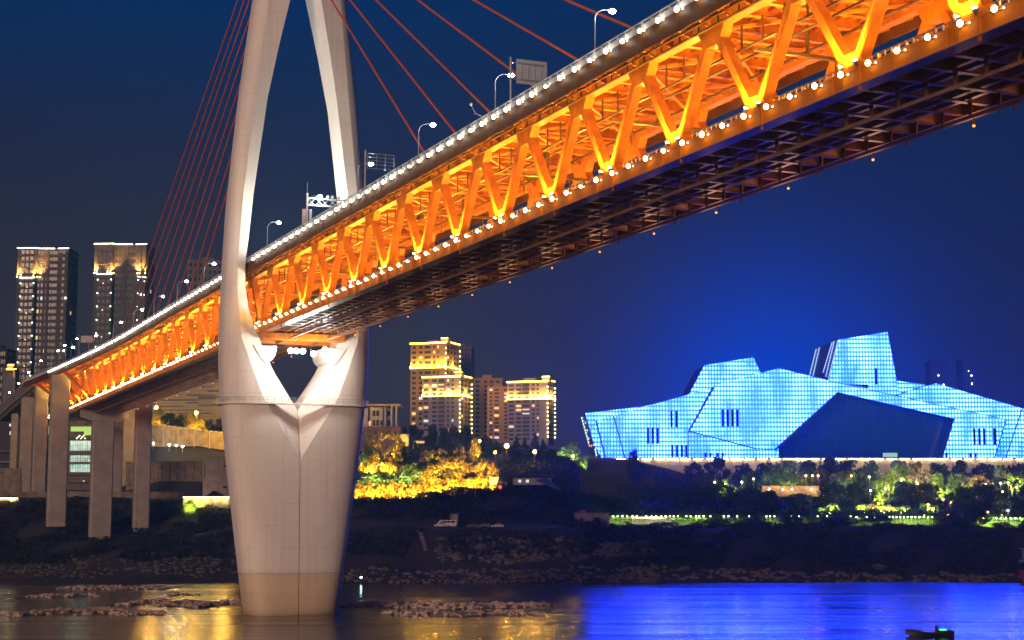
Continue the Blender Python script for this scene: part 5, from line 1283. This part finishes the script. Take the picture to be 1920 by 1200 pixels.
row('before the theatre podium wall', 'trees below the theatre podium', [('round', 1188, 846, 738, 32, D_), ('bush', 1236, 868, 738, 40, D_), ('round', 1300, 868, 738, 46, D_), ('round', 1342, 860, 736, 62, D_), ('round', 1394, 872, 732, 50, D_), ('round', 1436, 868, 735, 52, D_), ('round', 1474, 864, 735, 60, G_), ('round', 1512, 866, 733, 54, D_), ('tall', 1552, 858, 730, 70, D_), ('round', 1590, 862, 728, 64, D_), ('tall', 1632, 864, 730, 58, D_), ('round', 1684, 866, 728, 66, L_), ('sparse', 1716, 868, 727, 54, Br), ('round', 1752, 868, 730, 60, D_), ('tall', 1796, 864, 730, 58, D_), ('round', 1838, 872, 728, 64, D_), ('sparse', 1872, 876, 728, 50, G_), ('round', 1912, 868, 730, 60, D_), ('round', 1962, 866, 730, 70, D_)])
row('half way down the park slope', 'trees on the park slope', [('round', 1262, 898, 700, 60, D_), ('round', 1316, 888, 690, 60, D_), ('bush', 1358, 890, 690, 44, L_), ('round', 1408, 884, 690, 56, D_), ('round', 1448, 882, 688, 60, G_), ('round', 1490, 886, 688, 54, G_), ('tall', 1536, 880, 685, 66, D_), ('round', 1582, 884, 682, 74, G_), ('tall', 1620, 876, 684, 60, D_), ('round', 1662, 890, 680, 56, L_), ('sparse', 1708, 892, 680, 60, Br), ('tall', 1752, 888, 682, 54, L_), ('round', 1792, 890, 680, 60, G_), ('sparse', 1826, 892, 680, 70, Br), ('tall', 1866, 894, 680, 56, D_), ('sparse', 1892, 890, 684, 50, L_), ('round', 1932, 894, 682, 64, D_)])
row('just above the park hedge', 'trees low on the park slope', [('round', 1198, 908, 628, 70, D_), ('round', 1250, 912, 628, 76, D_), ('round', 1300, 906, 632, 80, D_), ('round', 1352, 908, 630, 80, D_), ('round', 1400, 916, 626, 80, D_), ('tall', 1442, 920, 622, 64, D_), ('round', 1496, 926, 618, 70, D_), ('round', 1560, 908, 622, 80, D_), ('tall', 1600, 906, 622, 64, D_), ('round', 1690, 904, 640, 60, D_), ('round', 1736, 908, 640, 62, D_), ('tall', 1800, 912, 618, 76, D_), ('round', 1842, 908, 622, 70, D_), ('tall', 1868, 926, 606, 56, D_), ('bush', 1646, 914, 640, 30, L_), ('round', 1924, 914, 620, 70, D_)])
row('above the lit hedge', 'palms in the park', [('palm', 1540, 948, 598, 22, G_), ('palm', 1556, 940, 606, 28, L_), ('palm', 1612, 942, 606, 26, L_), ('palm', 1632, 938, 608, 28, Br), ('palm', 1648, 944, 604, 24, L_), ('palm', 1661, 942, 604, 24, Br), ('palm', 1671, 946, 602, 22, L_), ('palm', 1690, 944, 606, 26, G_), ('palm', 1731, 940, 606, 30, G_), ('palm', 1745, 944, 604, 26, G_)])
row('before the apartment towers', 'dark trees before the apartment towers', [('tall', 757, 800, 745, 30, D_), ('round', 778, 798, 742, 44, D_), ('tall', 812, 796, 738, 42, D_), ('tall', 832, 800, 736, 34, D_), ('round', 850, 802, 736, 40, D_), ('tall', 872, 798, 735, 50, D_), ('round', 914, 820, 733, 44, D_), ('conifer', 930, 826, 734, 34, D_), ('conifer', 968, 818, 736, 36, D_), ('conifer', 984, 822, 736, 30, D_), ('conifer', 1003, 812, 738, 34, D_), ('conifer', 1018, 824, 736, 30, D_), ('round', 955, 838, 733, 40, D_), ('round', 1036, 842, 734, 36, D_), ('tall', 1056, 838, 734, 26, G_), ('round', 1074, 828, 742, 34, G_), ('bush', 1092, 842, 736, 30, G_), ('round', 790, 826, 716, 60, D_), ('round', 842, 826, 712, 60, D_)])
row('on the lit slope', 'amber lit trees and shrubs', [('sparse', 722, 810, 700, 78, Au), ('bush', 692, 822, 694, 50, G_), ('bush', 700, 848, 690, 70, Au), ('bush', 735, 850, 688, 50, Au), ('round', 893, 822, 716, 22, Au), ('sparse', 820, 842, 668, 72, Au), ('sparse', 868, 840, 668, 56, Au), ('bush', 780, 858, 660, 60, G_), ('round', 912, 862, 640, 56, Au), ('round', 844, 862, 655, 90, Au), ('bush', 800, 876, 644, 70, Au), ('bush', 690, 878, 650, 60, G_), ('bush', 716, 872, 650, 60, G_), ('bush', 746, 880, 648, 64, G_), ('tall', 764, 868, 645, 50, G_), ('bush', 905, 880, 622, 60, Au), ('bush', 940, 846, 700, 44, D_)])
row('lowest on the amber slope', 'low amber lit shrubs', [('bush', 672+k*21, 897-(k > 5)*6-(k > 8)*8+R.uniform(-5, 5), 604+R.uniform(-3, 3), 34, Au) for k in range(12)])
row('on the unlit middle slope', 'dark shrubs on the slope', [('bush', 700, 948, 572, 60, D_), ('bush', 760, 942, 576, 70, D_), ('round', 812, 922, 586, 66, D_), ('round', 858, 912, 590, 70, D_), ('bush', 900, 914, 590, 80, D_), ('round', 948, 886, 600, 34, D_), ('round', 930, 918, 588, 70, D_), ('round', 985, 912, 588, 76, D_), ('round', 1030, 918, 586, 74, D_), ('bush', 1062, 926, 590, 60, D_), ('bush', 1000, 955, 566, 90, D_), ('bush', 930, 952, 566, 80, D_), ('bush', 1118, 966, 556, 40, D_), ('bush', 1190, 942, 600, 70, D_), ('bush', 1300, 948, 596, 90, D_), ('bush', 1400, 944, 598, 90, D_), ('bush', 1500, 954, 590, 60, D_)])
row('above the amber retaining wall', 'roadside trees left of the tower', [('round', 282, 769, 728, 24, Au), ('round', 298, 768, 730, 28, Au), ('round', 318, 774, 728, 36, D_), ('round', 340, 778, 728, 34, D_), ('round', 360, 776, 728, 24, Au), ('round', 376, 778, 728, 24, Au), ('round', 394, 786, 727, 26, D_), ('round', 412, 786, 727, 26, D_)])
row('under the glowing garden wall', 'shrubs at the garden wall', [('round', 361, 938, 593, 20, L_), ('bush', 349, 947, 592, 14, L_), ('bush', 374, 950, 592, 16, L_), ('bush', 386, 951, 592, 16, L_), ('bush', 398, 947, 592, 18, L_), ('bush', 411, 951, 592, 16, L_), ('bush', 426, 952, 592, 18, L_), ('bush', 22, 938, 594, 18, L_)])
row('on the bank among the viaduct piers', 'dark shrubs among the piers', [('bush', 152, 928, 605, 40, D_), ('bush', 232, 934, 600, 40, D_), ('bush', 330, 938, 596, 40, D_), ('bush', 300, 948, 590, 50, D_), ('bush', 62, 940, 592, 40, D_), ('bush', 10, 952, 585, 50, D_), ('bush', 400, 962, 578, 60, D_), ('bush', 345, 972, 572, 60, D_)])
row('below the lit hedge', 'dark shrubs below the hedge', [('bush', 1176, 976, 562, 40, D_), ('bush', 1240, 974, 562, 60, D_), ('bush', 1330, 968, 564, 80, D_), ('bush', 1410, 966, 564, 80, D_), ('round', 1478, 968, 562, 60, D_), ('bush', 1560, 960, 566, 90, D_), ('round', 1640, 966, 563, 60, D_), ('bush', 1780, 962, 566, 70, D_), ('round', 1822, 952, 568, 60, D_), ('bush', 1870, 974, 560, 50, D_), ('bush', 1930, 968, 562, 60, D_)])
# golden hill floods
GA = (1, .56, .05)
for px, Y, p, dz in ((672, 596, 5200, 1), (700, 594, 5200, 1), (728, 594, 4200, 1), (752, 594, 6000, 1), (775, 594, 9000, 1), (800, 594, 8000, 1.4), (825, 596, 9000, 1.4), (850, 597, 8000, 1.4), (876, 597, 8000, 1.4), (902, 598, 9000, 1.4), (924, 596, 7000, 1.6)):
    g = gat(px, Y, dz)
    o = thing('flood_light', f'amber ground flood before the lit shrubs, {ORD[sorted((672, 700, 728, 752, 775, 800, 825, 850, 876, 902, 924)).index(px)]} from the left', 'flood light', gat(px, Y-.6), 'amber ground floods')
    b = MB(); b.box(gat(px, Y-.6, .3), (.5, .3, .7)); b.build('housing', M['lampbody'], o); b = MB(); b.ball(gat(px, Y-.3, .75), .22, 1); b.build('lens', M['sodium'], o)
    light('SPOT', g, p*1.7, GA, .4, g+Vector((0, 10, 5.5)), 150, .8)
for px, Y, p, dz in ((845, 634, 16000, 4), (868, 632, 12000, 4), (810, 634, 7000, 4), (715, 682, 9000, 3), (735, 684, 7000, 3), (893, 704, 7000, 4), (905, 628, 9000, 4), (700, 632, 4000, 3)):
    light('SPOT', gat(px, Y, dz), p*2, GA, .5, gat(px, Y, dz)+Vector((0, 9, 6)), 150, .8)
for px, y, Y, lab, pw, r in ((950, 836, 700, 'brightest amber street lamp in front of the right gold lined tower', 5000, 1.0), (928.5, 848, 700, 'small amber street lamp just left of the brightest one', 1800, .6), (1002.5, 847, 700, 'amber street lamp below the white corner lamps of the right tower', 3500, .8), (1074.5, 855, 735, 'tiny amber lamp at the left end of the theatre terrace', 1200, .5), (899.5, 826.5, 712, 'amber street lamp in the crown of a small lit tree', 1500, .5)):
    postlamp(px, y, Y, lab, 'amber street lamps right of the tower', M['sodium'], SOD, pw, 6, r)
o = thing('signal_lamp', 'small red signal lamp at the right end of the amber shrubs', 'signal lamp', gat(938, 585)); b = MB(); b.ball(at(938, 913.5, 585), .5, 2); b.build('lens', glow('red_lens', (1, .02, .01), 9), o); b = MB(); b.tube([gat(938, 585), at(938, 914, 585.2)], .07, 6); b.build('post', M['lampbody'], o)
# park lamps
PK = [(1360, 906, 660, 'w', 1400), (1340, 904, 664, 'o', 500), (1391, 904, 664, 'w', 500), (1413, 898, 668, 'g', 900), (1442, 917, 652, 'w', 2200), (1468, 918, 652, 'w', 2200), (1485, 917.5, 652, 'w', 2600), (1522, 918, 652, 'w', 2600), (1540, 918, 652, 'w', 2400), (1511, 892, 676, 'o', 1200), (1523, 892, 676, 'o', 2000), (1534, 892, 676, 'o', 1200), (1596, 892, 676, 'o', 700), (1630, 894, 676, 'w', 500), (1632, 920, 640, 'w', 900), (1660, 916, 655, 'w', 1000), (1690, 900, 668, 'w', 1600), (1712, 918, 652, 'o', 1600), (1720, 906, 662, 'o', 1500), (1750, 912, 655, 'g', 1700), (1768, 936, 632, 'o', 1100), (1782, 942, 625, 'o', 900), (1740, 946, 604, 'o', 500), (1680, 961, 597, 'r', 500), (1690.5, 961, 597, 'r', 500), (1848, 908, 665, 'w', 1200), (1876, 906, 668, 'w', 1700), (1890, 905, 668, 'w', 1600), (1880, 922, 650, 'o', 1300), (1852, 960, 598, 'o', 400), (1879, 967, 590, 'o', 300), (1890, 957, 602, 'w', 700), (1907, 915, 650, 'w', 800), (1622, 962, 598, 'w', 400), (1658, 960, 599, 'w', 400), (1734, 966, 592, 'o', 350), (1778, 966, 592, 'o', 350), (1556, 962, 598, 'w', 400), (1540, 964, 597, 'w', 300)]
PC = {'w': ('park_white', (1, .93, .62), 16), 'o': ('park_amber', (1, .42, .08), 12), 'g': ('park_green', (.75, 1, .35), 10), 'r': ('park_red', (1, .16, .03), 8)}
PM_ = {k: glow(*v) for k, v in PC.items()}
for i, (px, y, Y, c, p) in enumerate(sorted(PK)):
    p3 = at(px, y, Y); col = {'w': 'warm white', 'o': 'amber', 'g': 'greenish', 'r': 'red'}[c]
    o = thing('park_lamp', f'{col} globe lamp among the park trees, {ORD[i]} lamp from the left', 'park lamp', (p3.x, p3.y, ground(p3.x, p3.y)), 'globe lamps in the park')
    b = MB(); b.tube([Vector((p3.x, p3.y, min(p3.z, ground(p3.x, p3.y))-.2)), p3], .07, 6); b.build('post', M['lampbody'], o)
    b = MB(); b.ball(p3, .34 if c != 'o' else .4, 2); b.build('globe', PM_[c], o)
    light('SPOT', p3-Vector((0, 2.2, 1.0)), p*9.0*(.5 if c == 'o' else 1)*(.10 if 1438 < px < 1546 and y > 910 else 1), {'w': (1, .78, .36), 'o': (1, .45, .1), 'g': (.6, 1, .2), 'r': (1, .2, .05)}[c], .3, p3+Vector((0, 3.4, 5)), 150, .8)
o = thing('park_wall', 'warm lit stone terrace wall behind lamps among the park trees', 'wall', gat(1490, 656)); b = MB(); p, q = at(1430, 911, 656), at(1546, 931, 656); b.box(((p.x+q.x)/2, 656.5, (p.z+q.z)/2), (q.x-p.x, 1, p.z-q.z)); b.build('wall', mat('park_stone', (.42, .27, .16), .9, var=.4, scale=.6), o)
# hedge with a row of small lamps, and the pale wall stretches in it
hl = mat('hedge_wall', (.38, .36, .28), .85, var=.4, scale=.8)
for (x0, x1, y0, y1, lab) in ((1178, 1254, 969, 985, 'pale low wall stretch behind the hedge lamps, left one'), (1668, 1721, 977, 990.5, 'pale stepped wall stretch under the hedge lamps, right one')):
    o = thing('hedge_wall', lab, 'wall', gat((x0+x1)/2, 575)); b = MB(); p, q = at(x0, y0, 575), at(x1, y1, 575); b.box(((p.x+q.x)/2, 575.4, (p.z+q.z)/2), (q.x-p.x, .8, p.z-q.z)); b.build('wall', hl, o)
    if x0 > 1500:
        b = MB()
        for k in range(5): b.box(at(x0+6+k*10, 988, 574.4), (.5, .2, 1.0))
        b.build('slot', M['dark_steel'], o)
hpos = [1150, 1158, 1167, 1176, 1186, 1194, 1212, 1222, 1230, 1240, 1248, 1256, 1263, 1271, 1287, 1295, 1305, 1311, 1319, 1332, 1357, 1366, 1382, 1405, 1437, 1444, 1452, 1483, 1498, 1533, 1551, 1595, 1606, 1625, 1640, 1660, 1668, 1674, 1681, 1688, 1695, 1702, 1709, 1716, 1724, 1732, 1740, 1748, 1844, 1852, 1860, 1868, 1877, 1886, 1895, 1904, 1913]
hb = MB(); hb.cur = 0; hb.tube([(0, 0, -2.6), (0, 0, -.1)], .05, 5); hb.cur = 1; hb.ball((0, 0, 0), .2, 1)
hme = hb.mesh('hedge_lamp', [M['lampbody'], glow('hedge_bulb', (.95, 1, .55), 14)])
for i, px in enumerate(hpos):
    p = at(px, 968 if px < 1600 else (969.5 if px < 1800 else 971.5), 571.6)
    o = inst(hme, 'hedge_lamp', None, p); tag(o, f'tiny lamp on a stick along the hedge, {ORD[i] if i < len(ORD) else 0} from the left' if i < len(ORD) else f'tiny lamp on a stick along the hedge, {ORD[len(hpos)-1-i]} from the right end', 'garden lamp', 'hedge lamps')
    if i % 2 == 0 or px > 1830: light('SPOT', p-Vector((0, 1.2, -.2)), 1800 if 1320 < px < 1620 else 4200, (.62, 1, .12) if not (1178 < px < 1252) else (1, .9, .5), .2, p+Vector((0, 1.6, -1.6)), 140, .8)
hq = 0
hsegs = [(1150, 20), (1166, 20), (1180, 14), (1262, 20), (1276, 18), (1296, 22), (1312, 22), (1332, 26), (1360, 26), (1386, 24), (1498, 22), (1552, 24), (1605, 22), (1634, 24), (1655, 20), (1724, 22), (1740, 22), (1756, 20), (1842, 20), (1856, 24), (1874, 26), (1894, 26), (1914, 26)]
for i, (px, wd) in enumerate(hsegs):
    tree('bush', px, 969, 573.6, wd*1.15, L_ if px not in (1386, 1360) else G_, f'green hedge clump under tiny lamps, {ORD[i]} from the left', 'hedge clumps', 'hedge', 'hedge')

# ------------------------------------------------------------------ boats, marker
o = thing('motor_boat', 'long low dark cargo boat with a green glow, out on the blue water', 'boat', at(1742, 1196, 276))
def boat(o, px0, px1, y_deck, Y, z0=0):
    a_, c_ = at(px0, y_deck, Y), at(px1, y_deck, Y); ln = c_.x-a_.x; return a_, ln
Yb = 276; xL, xR = at(1698, 1190, Yb).x, at(1787, 1190, Yb).x; ln = xR-xL; wz = 0
b = MB(); st = []
for k in range(13):
    u = k/12; x = xL+ln*u; sheer = .80+.45*(1-u)**3*1.0+.30*max(0, u-.75)/.25*.8-.22*math.sin(math.pi*min(1, max(0, (u-.3)/.5)))*1
    hb_ = 1.25*min(1, (u*3.2)**.7 if u < .32 else 1)*(1 if u < .9 else .92); kx = x+.9*(1-u)**4*0
    st.append([Vector((x+max(0, .12-u)*7, Yb-hb_*.62, -.3)), Vector((x, Yb-hb_, sheer)), Vector((x, Yb-hb_+.14, sheer)), Vector((x, Yb-hb_*.8, .35)), Vector((x, Yb+hb_*.8, .35)), Vector((x, Yb+hb_-.14, sheer)), Vector((x, Yb+hb_, sheer)), Vector((x+max(0, .12-u)*7, Yb+hb_*.62, -.3))])
n = 8
b.v = [tuple(p) for r_ in st for p in r_]
for j in range(12):
    for k in range(n): b.f.append((j*n+k, j*n+(k+1) % n, (j+1)*n+(k+1) % n, (j+1)*n+k)); b.mi.append(0)
b.f.append(tuple(range(n-1, -1, -1))); b.mi.append(0); b.f.append(tuple(12*n+k for k in range(n))); b.mi.append(0)
b.build('hull', M['hullblack'], o)
b = MB(); b.box((xL+ln*.655, Yb, 1.0), (.4, .9, 1.3)); b.box((xL+ln*.655, Yb, 1.7), (.5, 1.0, .1)); b.build('wheel_post', M['hullblack'], o)
b = MB(); b.box((xL+ln*.74, Yb, .8), (1.5, 1.3, .6)); b.build('engine_box', M['hullblack'], o)
b = MB(); b.tube([(xL+ln*.70, Yb-.6, 1.15), (xL+ln*.84, Yb-.6, 1.15)], .1, 8); b.build('green_light', glow('boat_green', (.0, 1, .25), 3), o)
b = MB()
for u in (.12, .15, .30, .49, .87, .91): b.tube([(xL+ln*u, Yb-.7, .6), (xL+ln*u, Yb-.7, 1.45 if u < .8 else 1.35)], .06, 6)
b.build('bollard', M['hullblack'], o)
o = thing('tour_boat', 'two deck passenger boat with red trim moored at the right picture edge', 'boat', at(1935, 1088, 478))
Y = 474; X = lambda x: (x-960)/F*Y; Z = lambda y: at(1900, y, Y).z
b = MB(); b.prism([Vector((X(1903), Y-2.5, Z(1070))), Vector((X(1990), Y-2.5, Z(1074))), Vector((X(1990), Y-2.5, -.3)), Vector((X(1912), Y-2.5, -.3)), Vector((X(1906), Y-2.5, Z(1082)))], (0, 5, 0)); b.build('hull', M['redpaint'], o)
b = MB(); b.box(((X(1908)+X(1990))/2, Y, Z(1072)), (X(1990)-X(1908), 5.4, .25)); b.box(((X(1906)+X(1990))/2, Y, Z(1052)), (X(1990)-X(1906), 5.6, .2)); b.box(((X(1907)+X(1990))/2, Y, Z(1029)), (X(1990)-X(1907), 5.8, .3)); b.build('deck', M['boat'], o)
b = MB(); b.box(((X(1917)+X(1990))/2, Y, (Z(1072)+Z(1052))/2), (X(1990)-X(1917), 3.6, Z(1052)-Z(1072))); b.box(((X(1910)+X(1990))/2, Y, (Z(1050)+Z(1031))/2), (X(1990)-X(1910), 3.8, Z(1031)-Z(1050))); b.build('cabin', mat('boat_cabin', (.12, .11, .13), .5), o)
b = MB()
for x in (1908, 1917, 1926, 1935): b.box((X(x), Y-2.6, (Z(1030)+Z(1084))/2), (.12, .12, Z(1030)-Z(1084)))
b.beam(Vector((X(1897), Y-2.4, Z(1054))), Vector((X(1910), Y-2.4, Z(1051))), .8, .14, (0, 1, 0)); b.beam(Vector((X(1897), Y-2.4, Z(1047))), Vector((X(1908), Y-2.4, Z(1045))), .06, .06, (0, 1, 0)); b.beam(Vector((X(1897), Y-2.4, Z(1054))), Vector((X(1897), Y-2.4, Z(1047))), .06, .06, (0, 1, 0)); b.build('frame_post', M['boat'], o)
b = MB(); b.box((X(1911.5), Y-2.2, Z(1038)), (.18, .1, 1.3)); b.build('violet_lamp', glow('violet_tube', (.4, .12, 1), 1.2), o)
b = MB(); b.box((X(1917), Y-2.4, Z(1066.5)), (.6, .3, .3)); b.build('bow_lamp', glow('bow_bulb', (1, .72, .3), 9), o); light('POINT', (X(1914), Y-4, Z(1070)), 120, (1, .8, .5), .2)
for k in range(4): b = MB(); b.box((X(1921+k*9), Y-1.93, Z(1042)), (.9, .1, 1.2)); b.build('window', M['glassdark'], o)
o = thing('marker_light', 'small mint marker light on a thin float near the far bank, right of the tower', 'marker float', (at(677, 1090, 466).x, 466, 0))
p = at(677, 1082.5, 466); b = MB(); b.tube([(p.x, 466, -.2), (p.x, 466, .35)], .5, 12); b.build('float', M['hullblack'], o); b = MB(); b.tube([(p.x, 466, .2), p], .06, 6); b.build('post', M['lampbody'], o); b = MB(); b.ball(p, .28, 2); b.build('lens', glow('mint_marker', (.6, 1, .9), 30), o)
b = MB(); b.box((0, 560, 94), (3000, 1790, 200)); o = b.build('haze', bpy.data.materials.new('night_haze')); o['kind'] = 'stuff'; o['label'] = 'thin night haze hanging over the river and its banks'; o['category'] = 'haze'
m = o.data.materials[0]; m.use_nodes = True; n_ = m.node_tree.nodes; n_.remove(n_['Principled BSDF'])
v = n_.new('ShaderNodeVolumePrincipled'); v.inputs['Density'].default_value = .0002; v.inputs['Color'].default_value = (.16, .60, 1, 1); v.inputs['Anisotropy'].default_value = .45
m.node_tree.links.new(v.outputs[0], n_['Material Output'].inputs['Volume'])
scn.cycles.volume_bounces = 0
scn.cycles.use_denoising = True
scn.cycles.sample_clamp_indirect = 6
scn.cycles.max_bounces = 6; scn.cycles.diffuse_bounces = 2; scn.cycles.glossy_bounces = 3; scn.cycles.transmission_bounces = 2
scn.cycles.caustics_reflective = True; scn.cycles.blur_glossy = 1.0; scn.cycles.caustics_refractive = False
